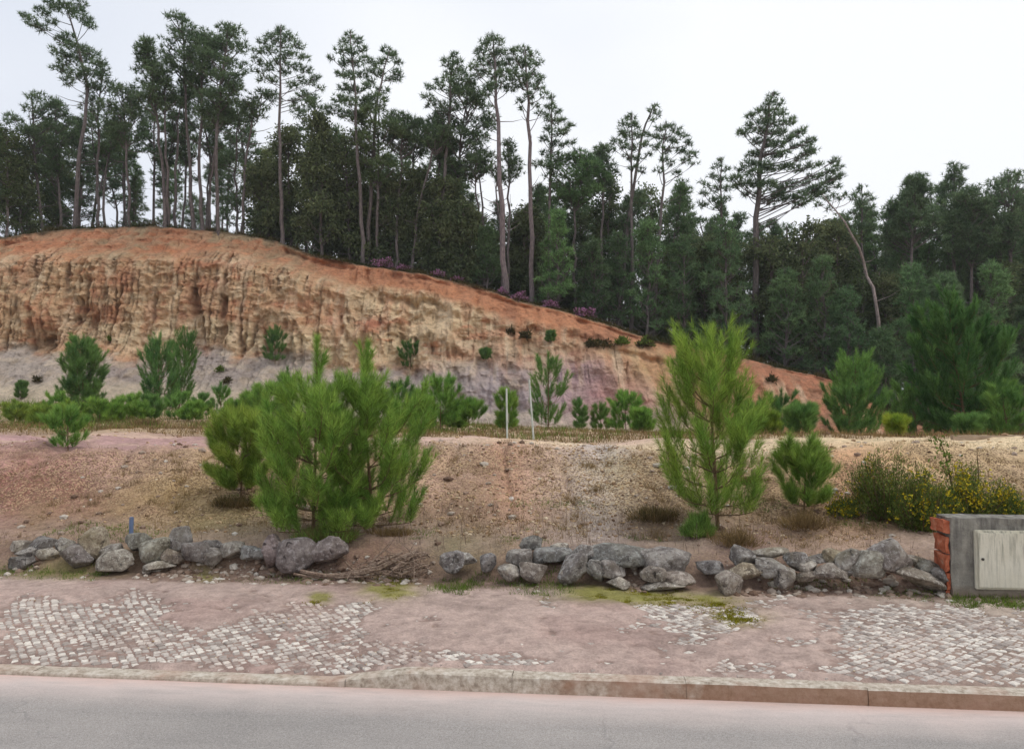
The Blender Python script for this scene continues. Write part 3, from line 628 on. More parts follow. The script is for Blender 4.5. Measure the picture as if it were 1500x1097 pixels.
# --- plateau pines, far side of the level ground
YP = [
 (24, 628, 600, 40, 20, 'young', 'small olive bush cut by the left edge of the level ground', dict(n_sh=1.4, lead=.07, shl=1.3, tint=(.95,.82,.7))),
 (66, 630, 602, 44, 19, 'young', 'olive green bush between the flat yellowish one and the small green pine', dict(n_sh=1.4, lead=.07, shl=1.3, tint=(.95,.86,.7))),
 (112, 634, 596, 46, 20.5, 'young', 'wide yellow-green bush directly below the dense narrow-tipped pine', dict(n_sh=1.4, lead=.07, shl=1.3, tint=(.9,.9,.7))),
 (166, 630, 594, 40, 21, 'young', 'green bush squeezed between broad bush and rounded light green bush', dict(n_sh=1.4, lead=.07, shl=1.3, tint=(.8,.86,.7))),
 (206, 626, 598, 36, 20.5, 'young', 'dull green low bush at the left foot of the grey-green open pine', dict(n_sh=1.4, lead=.07, shl=1.3, tint=(.75,.8,.7))),
 (282, 624, 592, 36, 21, 'young', 'low green clump between bright-topped bush and pine seedlings', dict(n_sh=1.4, lead=.07, shl=1.3, tint=(.85,.9,.8))),
 (372, 630, 582, 50, 17.5, 'young', 'green bush peeping out over the rounded yellow-green pine', dict(n_sh=1.4, lead=.07, shl=1.3, tint=(.9,.92,.75))),
 (345, 626, 594, 36, 21, 'young', 'dark low bush left above the rounded yellow-green pine', dict(n_sh=1.4, lead=.07, shl=1.3, tint=(.7,.78,.65))),
 (615, 636, 586, 44, 17.5, 'young', 'green bush touching the right edge of the twin-topped pines', dict(n_sh=1.4, lead=.07, shl=1.3, tint=(.85,.92,.75))),
 (668, 636, 600, 40, 19, 'young', 'low green mound between the broad bush and the drooping bush', dict(n_sh=1.4, lead=.07, shl=1.3, tint=(.8,.88,.75))),
 (1120, 652, 612, 44, 15.5, 'young', 'yellowish low bush between wispy pine and dark bushy pine', dict(n_sh=1.4, lead=.07, shl=1.3, tint=(1.0,.9,.6))),

 (122, 602, 492, 66, 25, 'mid', 'dense green pine with a narrow tip, standing alone left of the cliff foot', dict(n_sh=2.6, nwx=1.4)),
 (235, 606, 488, 70, 24.5, 'mid', 'grey-green open pine with a pointed top in front of the fluted cliff face', dict(n_sh=1.5, nwx=1.1, tint=(.85, .92, .95))),
 (262, 590, 478, 40, 28.3, 'mid', 'dark narrow pine close behind the grey-green open pine', dict(n_sh=1.3, tint=(.7, .78, .7))),
 (99, 690, 600, 58, 10.9, 'young', 'low light green pine seedling on the pink bank at far left', dict(n_sh=.8, sparse=.8, shl=1.3, tint=(.8, .9, .9))),
 (45, 626, 595, 56, 22, 'young', 'flat yellowish pine bush furthest left on the level ground', dict(n_sh=1.3, lead=.05, shl=1.3, tint=(.95, .85, .8))),
 (82, 626, 577, 34, 23, 'young', 'small green pine just right of the flat yellowish bush', dict(tint=(.8, .9, .8))),
 (145, 632, 588, 60, 20, 'young', 'broad light green pine bush below the dense narrow-tipped pine', dict(n_sh=1.4, lead=.08, shl=1.3, tint=(.85, .9, .8))),
 (188, 628, 584, 46, 22, 'young', 'rounded light green pine bush left of the grey-green open pine', dict(n_sh=1.4, lead=.1, shl=1.3, tint=(.85, .92, .85))),
 (222, 622, 588, 40, 21, 'mid', 'squat dark green pine bush at the base of the grey-green open pine', dict(n_sh=1.4, lead=.1, shl=1.3)),
 (262, 622, 570, 48, 22, 'mid', 'bright-topped pine bush right of the grey-green open pine', dict(n_sh=1.3, tint=(1.15, 1.15, 1))),
 (297, 620, 584, 32, 23, 'mid', 'shorter of the two pine seedlings by the pale stones left of the yellow-green pine', dict()),
 (325, 620, 556, 36, 22.5, 'mid', 'taller pointed one of the two pine seedlings by the pale stones', dict(tint=(1.1, 1.1, 1))),
 (392, 632, 568, 70, 16, 'young', 'spreading light green pine behind the yellow-green one', dict(n_sh=1.3, tint=(.85, .92, .85), shl=1.2)),
 (421, 626, 540, 34, 23, 'mid', 'dark slim pine rising behind the left flank of the tall twin-topped pines', dict(tint=(.8, .85, .85))),
 (590, 634, 560, 60, 19, 'mid', 'dark pine half hidden behind the right flank of the twin-topped pines', dict(n_sh=1.3, tint=(1.0, 1.0, .9))),
 (645, 636, 556, 72, 18, 'young', 'broad many-stemmed pine bush to the right of the twin-topped pines', dict(n_sh=1.4, tint=(.8, .9, .8), shl=1.2)),
 (688, 634, 588, 48, 18.5, 'young', 'low drooping pine bush with bare stem between broad bush and left white post', dict(n_sh=1.2, tint=(.75, .85, .75), low=.3)),
 (742, 634, 572, 38, 18, 'young', 'small egg-shaped pine right behind the left white post', dict(n_sh=1.5, tint=(.9, .92, .8))),
 (803, 628, 518, 58, 22, 'mid', 'tall slender dark pine just right of the second white post', dict(sparse=.9, tint=(1.0, 1.0, .9))),
 (848, 632, 585, 26, 24, 'mid', 'tiny thin seedling below the pink part of the cliff', dict(sparse=.8)),
 (880, 630, 592, 34, 24, 'mid', 'sparse tiny seedling left of the rounded pine bush in front of the pink cliff', dict(sparse=.7, tint=(1.1, 1, .9))),
 (916, 632, 578, 58, 21, 'young', 'rounded green pine bush in front of the pink cliff', dict(n_sh=1.5, tint=(.8, .92, .8), shl=1.2)),
 (941, 636, 602, 38, 20, 'young', 'low green bush touching the right side of the rounded pine bush', dict(n_sh=1.4, tint=(.85, .95, .8), shl=1.3)),
 (1098, 650, 590, 46, 17, 'mid', 'small green pine hidden behind the wispy foreground pine', dict(tint=(1.1, 1.1, .9))),
 (1145, 648, 572, 64, 22, 'mid', 'dark bushy pine in front of the red end of the cliff', dict(n_sh=1.3, tint=(.8, .85, .8))),
 (1176, 662, 600, 50, 14.5, 'mid', 'fresh green low pine at the plateau edge right of the wispy foreground pine', dict(n_sh=1.4, tint=(1.05, 1.05, 1), shl=1.2)),
 (1245, 648, 560, 90, 21, 'mid', 'wide dark pine base foliage left of the pale green tree', dict(n_sh=1.3, tint=(.8, .85, .8))),
 (1262, 646, 512, 78, 23, 'mid', 'lighter green bushy pine with a blunt top at the right end of the cliff', dict(n_sh=1.6, tint=(1.0, 1.05, .9), shl=1.2)),
 (1313, 656, 614, 28, 15, 'young', 'small yellow-green seedling in front of the big blue-green pine', dict(n_sh=1.3, tint=(1.3, 1.05, .6))),
 (1345, 650, 560, 76, 20, 'mid', 'mid-height green pine against the left side of the big blue-green pine', dict(n_sh=1.4, tint=(.9, .95, .9))),
 (1418, 656, 430, 150, 19, 'mid', 'big dense blue-green pine with a broad base near the right edge', dict(n_sh=2.8, tint=(.62, .72, .74), nn=130, shl=.9, nwx=1.3)),
 (1418, 660, 618, 40, 14.5, 'mid', 'low green seedling at the foot of the big blue-green pine', dict(n_sh=1.4, shl=1.3)),
 (1478, 658, 560, 66, 17, 'mid', 'green pine bush at the far right behind the concrete wall', dict(n_sh=1.4, tint=(1.05, 1.05, .9))),
]
for i, (u, vb, vt, w, Y, mt, lb, kw) in enumerate(YP):
    k = dict(nn=62, nl=.17, nwid=.012, n_sh=1.0, spr=1.45, lowpow=1.2); k.update(kw)
    if w > 30 and Y > 19 and u < 400 and vb > 607: vt = vt-12*float(fbm(np.array(u*.37), np.array(1.7), 207, 1)); k['sparse'] = .62; k['spr'] = 1.2; k['tint'] = tuple(1.1*x for x in k.get('tint', (1, 1, 1)))
    k['tint'] = tuple(1.12*x for x in k.get('tint', (1, 1, 1)))
    if Y < 13: k['nwid'] = .006; k['nn'] = 120; k['nl'] = .12
    elif Y < 19: k['nwid'] = .009; k['nn'] = max(k['nn'], 90)
    plant(u, vb, vt, w, Y, lb, mt, seed=100+i, **k)
for i, (u, vb, vt, w, lb) in enumerate([
 (403, 533, 478, 36, 'small dark pine clinging to the cream ridge of the cliff'), (601, 541, 499, 34, 'cone-shaped little pine rooted in the cliff above the grey slope'),
 (807, 503, 486, 16, 'tiny green seedling on the brown upper slope of the cliff'), (1003, 545, 512, 26, 'small pine on the red slope near the right end of the ridge'),
 (712, 528, 513, 18, 'tiny weedy seedling on the cliff above the lilac clay'), (30, 585, 560, 18, 'small green seedling on the slope at the left edge')]):
    plant(u, vb, vt, w, None, lb, 'mid', seed=300+i, nn=60, nl=.17, nwid=.013, n_sh=1.3)

# ------------------------------------------------------------------ grown trees of the wood
def crown_blobs(R, path, ztop, zlow, half, nb, shape, asym=0):
    out = []
    for k in range(nb):
        f = (k+R.random())/nb             # 0 top .. 1 bottom
        z = ztop-(ztop-zlow)*f
        pr = {'round': math.sqrt(max(1-(2*f-.85)**2/1.35, .05)), 'cone': .15+.85*f**.8, 'umb': .35+.65*math.sin(min(f*1.9+.25, 2.6)), 'col': .55+.45*math.sin(min(f*3+.4, 2.2))}[shape]
        az = R.random()*6.283; rr = half*pr*math.sqrt(R.uniform(.15, 1.0))
        c = np.array([np.interp(z, path[:, 2], path[:, 0]), np.interp(z, path[:, 2], path[:, 1]), z])
        out.append((c+np.array([math.cos(az)*rr+asym*half*.4*f, math.sin(az)*rr*.85, 0]), c-np.array([0, 0, .3+.45*rr])))
    return out
def tufts(R, c, r, n, L, W, nbl, leafy, acc):
    u = nrm(R.normal(size=(n, 3))); u[:, 2] = u[:, 2]*.7
    P = c+u*r*(R.random(n)**.4)[:, None]*np.array([1, 1, .72])
    P = np.repeat(P, nbl, 0); o_ = np.repeat(u, nbl, 0)
    if leafy:
        D = nrm(R.normal(size=P.shape)*.7+o_*.4+np.array([0, 0, -.45])); P = P+R.normal(size=P.shape)*.16
        acc.add(*lenses(P, D, L*R.uniform(.6, 1.1, len(P)), W, R))
    else:
        D = nrm(R.normal(size=P.shape)*.85+o_*.5+np.array([0, 0, .55]))
        acc.add(*blades(P-D*.03, D, L*R.uniform(.7, 1.1, len(P)), W, R))
def grown_tree(name, pathw, zlow, half, nb, seed, shape='round', blobr=(.3, .54), dens=1.0, leafy=False, mat='far', tint=(1, 1, 1), rb=None, btint=(.85, .85, .85), blobs=None, asym=0, stubs=5, fine=1.0):
    """pathw: trunk points in world; returns the tree's Empty with trunk and crown"""
    R = np.random.default_rng(seed); base = pathw[0].copy(); P = bez([p-base for p in pathw], 14)
    P[1:-1, :2] += R.normal(size=(12, 2))*.035
    H = P[-1, 2]; rb = rb*.8 if rb else .03+.0062*H
    root = empty(name, tuple(base)); T = Acc()
    P[0, 2] -= .3
    T.add(*tube(P, np.interp(np.linspace(0, 1, 14), [0, .08, .6, 1], [rb*1.25, rb, rb*.65, rb*.18]), 7))
    A = Acc()
    bl = [(b[0]-base, b[1]-base, b[2]) for b in blobs] if blobs is not None else [(a, b, R.uniform(*blobr)) for a, b in crown_blobs(R, P, H-.2, zlow-base[2], half, nb, shape, asym)]
    if blobs is None: bl.append((P[-1]-np.array([0, 0, .15]), P[-3], .38))
    for (c, j, r) in bl:
        mid = j+(c-j)*.55+np.array([0, 0, -.08])
        T.add(*tube(bez([j, mid, c], 5), np.linspace(rb*(.30 if blobs is None else .12), rb*.06, 5)+.006, 4))
        n = int((22 if blobs is None else 46)*dens*(r/.45)**2)
        tufts(R, c, r, n, (.27 if not leafy else .24)*fine, (.036 if not leafy else .085)*fine, 9 if not leafy else 6, leafy, A)
        for q in range(3):        # twigs through the clump
            e = c+nrm(R.normal(size=3))*r*.8; T.add(*tube(np.array([c-(c-j)*.15, e]), [.014, .006], 3))
    for q in range(stubs):       # dead stubs below the crown
        z = R.uniform(.25, .95)*max(zlow-base[2], H*.2); i = int(np.searchsorted(P[:, 2], z)); p = P[min(i, 13)]
        a = R.random()*6.28; ln = R.uniform(.3, 1.3); d = np.array([math.cos(a), math.sin(a), R.uniform(-.1, .5)])
        T.add(*tube(np.array([p, p+d*ln*.6, p+d*ln+np.array([0, 0, .1])]), [.022, .014, .006], 4))
    t = T.obj('trunk', M['bark'], root); t.color = (*btint, 1)
    c = A.obj('crown', M[mat], root); c.color = (*tint, 1)
    return root

def hero(label, path, Y, vlow, wpx, nb, shape='round', group=None, name='tall_pine', cat='pine', blobs=None, **kw):
    """path: (u,v) bearings of the trunk, first = foot on the hilltop"""
    u0 = path[0][0]; b = hill_pt(u0, Y); pts = [b]
    R = np.random.default_rng(int(u0*3+Y))
    for i, (u, v) in enumerate(path[1:]): pts.append(at(u, v, Y+R.normal()*.25))
    zl = at(u0, vlow, Y)[2]
    wb = None
    if blobs:
        wb = []
        for (u, v, r) in blobs:
            c = at(u, v, Y+R.uniform(-1, 1)*1.1)
            zz = c[2]-abs(c[0]-np.interp(c[2], [p[2] for p in pts], [p[0] for p in pts]))*R.uniform(.1, .55)-R.uniform(.1, .5)
            j = np.array([np.interp(zz, [p[2] for p in pts], [p[k] for p in pts]) for k in range(3)]); wb.append((c, j, r*Y/F*1.12))
    seed = kw.pop('seed', int(u0*13+Y*7+nb))
    t = grown_tree(name, pts, zl, wpx/2*Y/F, nb, seed, shape, blobs=wb, **kw)
    tag(t, label, cat, group); return t

GP = dict(btint=(.9, .85, .88))
hero('tallest pine at the left end, its bent crown leaving the top of the picture', [(102, 335), (116, 230), (126, 140), (112, 60), (88, -10)], 38.5, 130, 70, 10,
     blobs=[(35, 22, 9), (48, 34, 12), (62, 42, 10), (60, 18, 12), (78, 8, 14), (95, 12, 14), (112, 16, 13), (122, 28, 12), (132, 38, 9), (85, -14, 16), (60, -8, 12), (105, -20, 14), (118, 5, 10), (78, 34, 9), (92, 62, 11), (84, 75, 11), (100, 55, 12), (112, 70, 14), (120, 85, 15), (100, 88, 14), (88, 100, 13), (135, 78, 12), (110, 110, 14), (128, 105, 13), (98, 120, 10), (145, 92, 11), (150, 112, 10), (136, 126, 12)], dens=1.0)
hero('slim pine close beside the bent tallest pine, crown half way up', [(139, 334), (143, 230), (150, 90)], 39.5, 190, 50, 16, 'cone')
hero('broad dark rounded pine at the extreme left', [(58, 338), (52, 230), (45, 138)], 40, 250, 95, 34, 'round', blobr=(.38, .62), dens=1.2)
hero('dark pine with low foliage between extreme left pine and bent pine', [(86, 336), (84, 250), (82, 150)], 41, 290, 62, 26, 'col', dens=1.1)
hero('short leafy dark tree low at the left edge of the ridge', [(30, 345), (28, 290), (27, 200)], 40, 335, 60, 26, 'col', dens=1.2, leafy=True, mat='bushy', name='bushy_tree', cat='tree')
hero('dense oval-crowned pine third from the left edge on the skyline', [(184, 333), (186, 230), (178, 124)], 38.5, 212, 66, 30, 'round', blobr=(.34, .58), dens=1.25)
hero('pine with a thick pointed crown above the highest point of the cliff', [(237, 331), (234, 200), (214, 58)], 37.7, 150, 60, 34, 'cone', blobr=(.32, .54), dens=1.3)
hero('bare second trunk beside the thick pointed crown', [(244, 331), (243, 220), (240, 120)], 38, 165, 36, 10, 'round')
hero('tall grey pine reaching highest between thick pointed crown and paired pines', [(280, 333), (275, 200), (266, 24)], 38, 120, 62, 34, 'round', dens=1.1)
hero('leaning thin trunk crossing between the grey pine and paired pines', [(252, 332), (258, 220), (268, 130)], 39, 150, 30, 9, 'round')
hero('left one of the paired tall dense pines', [(293, 334), (292, 200), (300, 44)], 37.9, 130, 54, 30, 'round', dens=1.1)
hero('right one of the paired tall dense pines with a broad flat top', [(316, 335), (318, 180), (335, 38)], 37.6, 185, 68, 46, 'round', blobr=(.36, .58), dens=1.35)
hero('pine trunk tilted right beneath the broad flat top', [(302, 336), (312, 240), (326, 150)], 38.6, 190, 40, 14, 'round')
hero('dark pine with a low crown tucked under the broad flat-topped pair', [(345, 340), (345, 250), (350, 165)], 39, 320, 44, 20, 'col', dens=1.1)
hero('thin curved pine with a small round crown right of the paired pines', [(352, 342), (361, 220), (386, 130)], 38.3, 178, 42, 14, 'round', blobr=(.35, .55))
hero('lone pine with a wide rounded open crown and clean trunk', [(411, 352), (410, 200), (411, 38)], 37.3, 150, 100, 1, blobs=[(411, 46, 11), (398, 54, 11), (425, 56, 10), (385, 62, 8), (378, 75, 8), (376, 90, 9), (437, 66, 11), (445, 85, 9), (450, 104, 9), (410, 64, 12), (395, 76, 11), (424, 78, 12), (408, 90, 11), (392, 98, 10), (432, 98, 11), (416, 106, 10), (385, 116, 8), (400, 118, 8), (440, 118, 9), (428, 126, 9), (455, 122, 8), (464, 114, 8), (445, 140, 10), (455, 148, 9), (430, 148, 8), (470, 130, 6), (380, 104, 6)])
hero('bushy dark tree at the start of the dense strip right of the lone open pine', [(392, 350), (393, 290), (392, 236)], 38.6, 345, 56, 34, 'col', leafy=True, mat='bushy', dens=1.2, name='bushy_tree', cat='tree')
hero('tall narrow leafy tree directly behind the foot of the lone open pine', [(425, 356), (424, 280), (421, 185)], 38.5, 350, 52, 40, 'col', leafy=True, mat='bushy', dens=1.2, name='bushy_tree', cat='tree')
hero('tall leafy tree with a pointed top and pale thin stems', [(470, 376), (470, 280), (468, 165)], 37.5, 350, 58, 46, 'cone', leafy=True, mat='bushy', dens=1.2, name='bushy_tree', cat='tree')
hero('dark pine behind the pointed leafy tree', [(448, 368), (450, 260), (462, 140)], 40, 240, 60, 24, 'round')
hero('tall lumpy pine whose crown towers above the dense strip', [(531, 388), (524, 220), (514, 46)], 37.2, 180, 66, 1, blobs=[(513, 52, 8), (505, 62, 9), (523, 60, 9), (500, 75, 10), (518, 76, 11), (530, 72, 8), (505, 92, 11), (522, 94, 11), (535, 88, 9), (498, 108, 9), (512, 112, 11), (530, 110, 10), (505, 130, 11), (522, 132, 11), (538, 128, 9), (496, 146, 11), (512, 150, 12), (530, 148, 12), (487, 160, 12), (505, 168, 12), (525, 170, 12), (485, 85, 6)], dens=1.05)
hero('forked side-leaning pine with a loose crown right of the lumpy pine', [(538, 390), (545, 240), (552, 150), (572, 72)], 38, 150, 60, 1, blobs=[(566, 76, 10), (576, 82, 10), (583, 90, 8), (560, 90, 9), (548, 94, 10), (542, 104, 9), (556, 108, 9), (580, 106, 9), (585, 114, 8), (572, 116, 8), (545, 120, 8), (560, 134, 10), (550, 142, 11), (564, 146, 7), (540, 150, 10)])
hero('dense green-brown pine filling the middle below the lumpy pine', [(551, 394), (553, 280), (556, 155)], 37.8, 270, 78, 50, 'round', dens=1.2, blobr=(.34, .56), tint=(1.1, 1.05, .9))
hero('dark low-branched tree below the lumpy pine', [(512, 386), (510, 300), (505, 200)], 38, 375, 66, 50, 'col', leafy=True, mat='bushy', dens=1.2, name='bushy_tree', cat='tree')
hero('slim trunked pine with a flat rounded crown left of the curved leaning pine', [(580, 398), (582, 300), (592, 168)], 37.6, 215, 62, 28, 'umb')
hero('curved pale pine leaning to the right under the tall centre pair', [(600, 401), (612, 320), (632, 230), (643, 185)], 37.2, 215, 52, 18, 'round')
hero('thin pine standing behind the curved leaning pine', [(592, 400), (600, 300), (612, 175)], 39, 230, 50, 18, 'round')
hero('pine with side plume at left of the tall centre pair', [(641, 408), (652, 250), (660, 130), (664, 76)], 37.3, 150, 66, 1, blobs=[(664, 82, 8), (656, 92, 10), (672, 92, 9), (662, 104, 12), (678, 106, 11), (655, 116, 10), (670, 120, 12), (686, 118, 10), (640, 120, 7), (630, 128, 8), (645, 130, 8), (626, 142, 8), (636, 150, 8), (625, 155, 6), (680, 134, 12), (694, 130, 10), (668, 134, 9), (695, 146, 10)])
hero('broad dark pine mass just left of the tall bare trunks', [(660, 412), (668, 280), (688, 120)], 38, 255, 92, 60, 'round', dens=1.2, blobr=(.34, .56))
hero('dark dense pine mid way below the broad dark pine mass', [(634, 407), (640, 300), (650, 165)], 38.4, 235, 62, 34, 'round', dens=1.2)
hero('tallest centre pine with a long bare trunk and small high crown', [(741, 434), (734, 290), (728, 160), (722, 52)], 36, 140, 60, 1, blobs=[(722, 56, 10), (712, 64, 10), (732, 62, 9), (705, 76, 10), (720, 78, 12), (735, 78, 9), (702, 90, 9), (716, 94, 12), (732, 94, 11), (692, 98, 9), (706, 106, 10), (724, 110, 12), (740, 108, 10), (698, 112, 8), (735, 124, 10), (718, 126, 10), (745, 132, 8), (712, 136, 8)], rb=.17, stubs=9, btint=(1.1, 1.05, 1.1))
hero('second tall centre pine with a straight bare trunk, right of the tallest', [(779, 446), (777, 300), (774, 160), (768, 68)], 36.4, 180, 62, 1, blobs=[(766, 74, 10), (750, 76, 10), (780, 82, 10), (758, 90, 12), (744, 92, 9), (772, 94, 12), (788, 92, 8), (752, 106, 11), (766, 112, 12), (782, 108, 9), (776, 122, 11), (792, 118, 9), (760, 126, 11), (748, 120, 9), (790, 130, 9), (775, 140, 9), (798, 140, 7), (762, 148, 7), (785, 154, 7), (765, 160, 5), (790, 166, 6)], rb=.15, stubs=9, btint=(1.1, 1.05, 1.1))
hero('young pine with a small crown seen between the two tall centre trunks', [(744, 437), (746, 320), (744, 203)], 37, 265, 34, 14, 'cone', blobr=(.32, .5))
hero('bare pole leaning a little left beside the tallest centre trunk', [(736, 433), (732, 340), (726, 240)], 36.6, 262, 26, 6, 'round', blobr=(.25, .4))
hero('thin dark pole left of the tallest centre trunk', [(697, 424), (700, 330), (696, 225)], 37.5, 262, 44, 14, 'round')
hero('other thin pole close left of the tallest centre trunk', [(708, 426), (706, 330), (704, 215)], 38.2, 250, 40, 12, 'round')
hero('lumpy pine stepping down right of the tall centre pair', [(800, 450), (806, 300), (808, 136)], 37.2, 240, 48, 1, blobs=[(810, 143, 6), (805, 156, 9), (816, 162, 8), (800, 172, 9), (812, 178, 10), (822, 176, 7), (833, 184, 7), (804, 190, 9), (818, 196, 10), (830, 192, 7), (796, 204, 8), (812, 212, 10), (826, 212, 8), (838, 208, 6), (800, 226, 10), (818, 230, 10), (834, 228, 8), (790, 240, 10), (810, 246, 10), (845, 222, 6)])
hero('green rounded pine low on the skyline where it starts to drop to the right', [(842, 460), (842, 350), (842, 226)], 37.6, 300, 84, 56, 'round', dens=1.2, blobr=(.34, .56), tint=(1.05, 1.2, 1.0))
hero('thin pine poking out above the green rounded pine', [(880, 470), (882, 350), (884, 212)], 38.5, 280, 52, 26, 'cone')
hero('pine with rounded grey crown and a visible straight trunk', [(926, 488), (925, 340), (926, 166)], 37.5, 245, 64, 1, blobs=[(923, 172, 9), (915, 182, 9), (930, 184, 10), (910, 194, 9), (922, 200, 11), (938, 198, 9), (902, 208, 8), (914, 214, 9), (930, 216, 10), (945, 212, 8), (900, 220, 5), (920, 230, 8), (936, 232, 8), (948, 228, 6), (928, 246, 7), (942, 250, 7)])
hero('thin tilted pine with a tiny tuft on its tip', [(905, 482), (920, 330), (940, 205), (959, 152)], 38.6, 180, 20, 1, blobs=[(960, 156, 6), (954, 164, 7), (964, 168, 6), (957, 176, 5), (948, 198, 5)])
hero('fan-crowned pine right of the tiny-tufted pine', [(958, 498), (966, 340), (975, 178)], 37.5, 250, 74, 1, blobs=[(978, 184, 8), (966, 188, 8), (990, 190, 9), (958, 200, 8), (972, 202, 10), (986, 206, 10), (1000, 198, 8), (1010, 210, 8), (962, 216, 9), (978, 220, 9), (996, 222, 10), (1014, 226, 9), (1005, 236, 8), (970, 234, 8), (984, 240, 7), (965, 250, 7), (1018, 240, 5), (992, 255, 7)])
hero('small pine with separated lumps left of the big wind-swept pine', [(1050, 514), (1055, 380), (1056, 230)], 38, 300, 44, 1, blobs=[(1056, 235, 6), (1050, 245, 7), (1062, 248, 7), (1044, 258, 7), (1058, 262, 9), (1036, 272, 6), (1050, 278, 9), (1066, 276, 8), (1028, 268, 5), (1030, 284, 7), (1046, 294, 9), (1062, 292, 9), (1028, 300, 8)])
bigb = [(1133, 140, 7), (1126, 150, 9), (1140, 152, 8), (1120, 162, 10), (1134, 166, 12), (1148, 166, 7), (1110, 164, 6), (1100, 170, 8), (1116, 176, 10), (1132, 180, 12), (1148, 180, 8), (1098, 184, 8), (1112, 192, 10), (1128, 196, 11), (1144, 194, 10), (1158, 180, 7), (1162, 174, 5),
        (1086, 194, 8), (1094, 196, 7), (1108, 206, 10), (1124, 212, 12), (1140, 212, 11), (1156, 204, 9), (1166, 198, 9), (1176, 192, 8), (1132, 228, 12), (1148, 226, 9), (1164, 214, 8), (1180, 212, 9), (1190, 206, 8), (1184, 224, 10), (1172, 232, 9), (1190, 220, 8), (1100, 228, 9), (1112, 226, 10), (1118, 242, 11), (1098, 240, 11), (1086, 248, 9), (1104, 254, 12), (1130, 246, 11), (1152, 244, 11), (1168, 248, 10), (1186, 244, 8), (1200, 240, 7), (1078, 262, 9), (1090, 270, 11), (1108, 270, 12), (1126, 272, 13), (1144, 276, 12), (1160, 270, 10), (1076, 274, 7), (1072, 262, 6),
        (1140, 288, 13), (1156, 290, 11), (1172, 286, 11), (1188, 280, 11), (1202, 274, 10), (1214, 268, 9), (1222, 262, 9), (1230, 258, 8), (1226, 246, 8), (1224, 236, 8), (1218, 250, 8), (1204, 258, 8), (1168, 300, 9), (1182, 294, 9), (1196, 286, 8), (1208, 282, 7), (1228, 272, 6), (1190, 258, 8), (1180, 268, 8), (1128, 296, 9), (1112, 286, 9), (1094, 284, 8)]
hero('big wind-swept pine with a layered triangular crown, right of centre', [(1108, 530), (1107, 340), (1115, 240), (1133, 135)], 36.5, 300, 130, 1, blobs=bigb, rb=.2, dens=1.15)
lt = hero('pale bare trunk leaning left with sparse top, beside the big wind-swept pine', [(1290, 590), (1286, 462), (1268, 395), (1240, 330), (1205, 285)], 34.6, 300, 60, 1, blobs=[(1210, 292, 7), (1222, 286, 6), (1232, 290, 6), (1200, 300, 6), (1240, 284, 5), (1250, 292, 6), (1215, 306, 5)], rb=.11, btint=(1.7, 1.65, 1.6), stubs=2)
hero('sparse pine right of the leaning trunk top', [(1262, 560), (1264, 430), (1262, 270)], 38, 330, 44, 1, blobs=[(1262, 276, 7), (1254, 284, 7), (1270, 286, 7), (1276, 292, 6), (1258, 298, 9), (1272, 304, 9), (1250, 312, 8), (1264, 318, 10), (1280, 314, 8), (1256, 330, 10), (1272, 334, 10)])
hero('wide dense pine on the right skyline with a pimpled top', [(1330, 570), (1334, 420), (1338, 258)], 37.5, 350, 90, 60, 'cone', dens=1.2, blobr=(.34, .58))
hero('sharp-topped pine standing highest on the far right skyline', [(1398, 580), (1396, 420), (1397, 238)], 38.5, 330, 52, 30, 'cone')
hero('smooth-domed dense pine right of the sharp-topped one', [(1424, 585), (1424, 430), (1424, 276)], 37.5, 380, 74, 56, 'round', dens=1.3, blobr=(.34, .58))
hero('tall pine at the right edge with one bare arm reaching left', [(1482, 590), (1480, 420), (1476, 254)], 38, 370, 80, 46, 'round', dens=1.1)
# trees low in front of the wood, lighter green
for i, (u, vf, vt, w, Y, tn, lb) in enumerate([
 (815, 452, 306, 62, 35.6, (1.15, 1.35, 1.0), 'bright green bushy pine just right of the second tall bare trunk'),
 (712, 424, 330, 44, 36.5, (.9, .95, .85), 'low dark pine behind the ridge at the left of the tall centre trunks'),
 (868, 466, 350, 56, 36, (.8, .85, .8), 'shadowy pine above the largest patch of pink heather'),
 (948, 494, 322, 74, 35.5, (1.0, 1.15, .95), 'mid-green cone pine below the rounded grey crown'),
 (1000, 505, 345, 70, 36, (.8, .88, .8), 'dark bushy pine left of the grey leafy tree in the wood'),
 (1062, 518, 320, 96, 35.3, (1.0, 1.1, 1.0), 'large soft green pine left of the big wind-swept trunk'),
 (1150, 540, 392, 84, 34.6, (.95, 1.05, .9), 'green pine low behind the ridge right of the big wind-swept trunk'),
 (1205, 555, 375, 80, 34.2, (.9, 1.0, .9), 'broad green pine left of the pale leaning trunk'),
 (1240, 575, 420, 70, 33.5, (.8, .95, .85), 'green pine directly below the pale leaning trunk'),
 (1335, 600, 386, 84, 32.5, (.95, 1.12, .95), 'green cone pine right of the pale leaning trunk'),
 (1385, 600, 400, 70, 31.5, (.85, .95, .85), 'green pine behind the big blue-green pine, left side'),
 (1450, 610, 385, 90, 30.5, (.95, 1.1, .9), 'tall green pine behind the big blue-green pine, right side'),
 (1295, 600, 480, 70, 31.5, (.75, .85, .75), 'dark squat pine behind the lighter green blunt-topped pine'),
 (905, 480, 340, 60, 37, (.85, .92, .85), 'dark pine under the tilted tiny-tufted pine')]):
    hero(lb, [(u, vf), (u+2, (vf+vt)/2), (u, vt)], Y, vf-14, w, int(30+w*.35), 'cone', name='bushy_pine', tint=tuple(1.15*x for x in tn), dens=1.0, blobr=(.26, .48), mat='far')
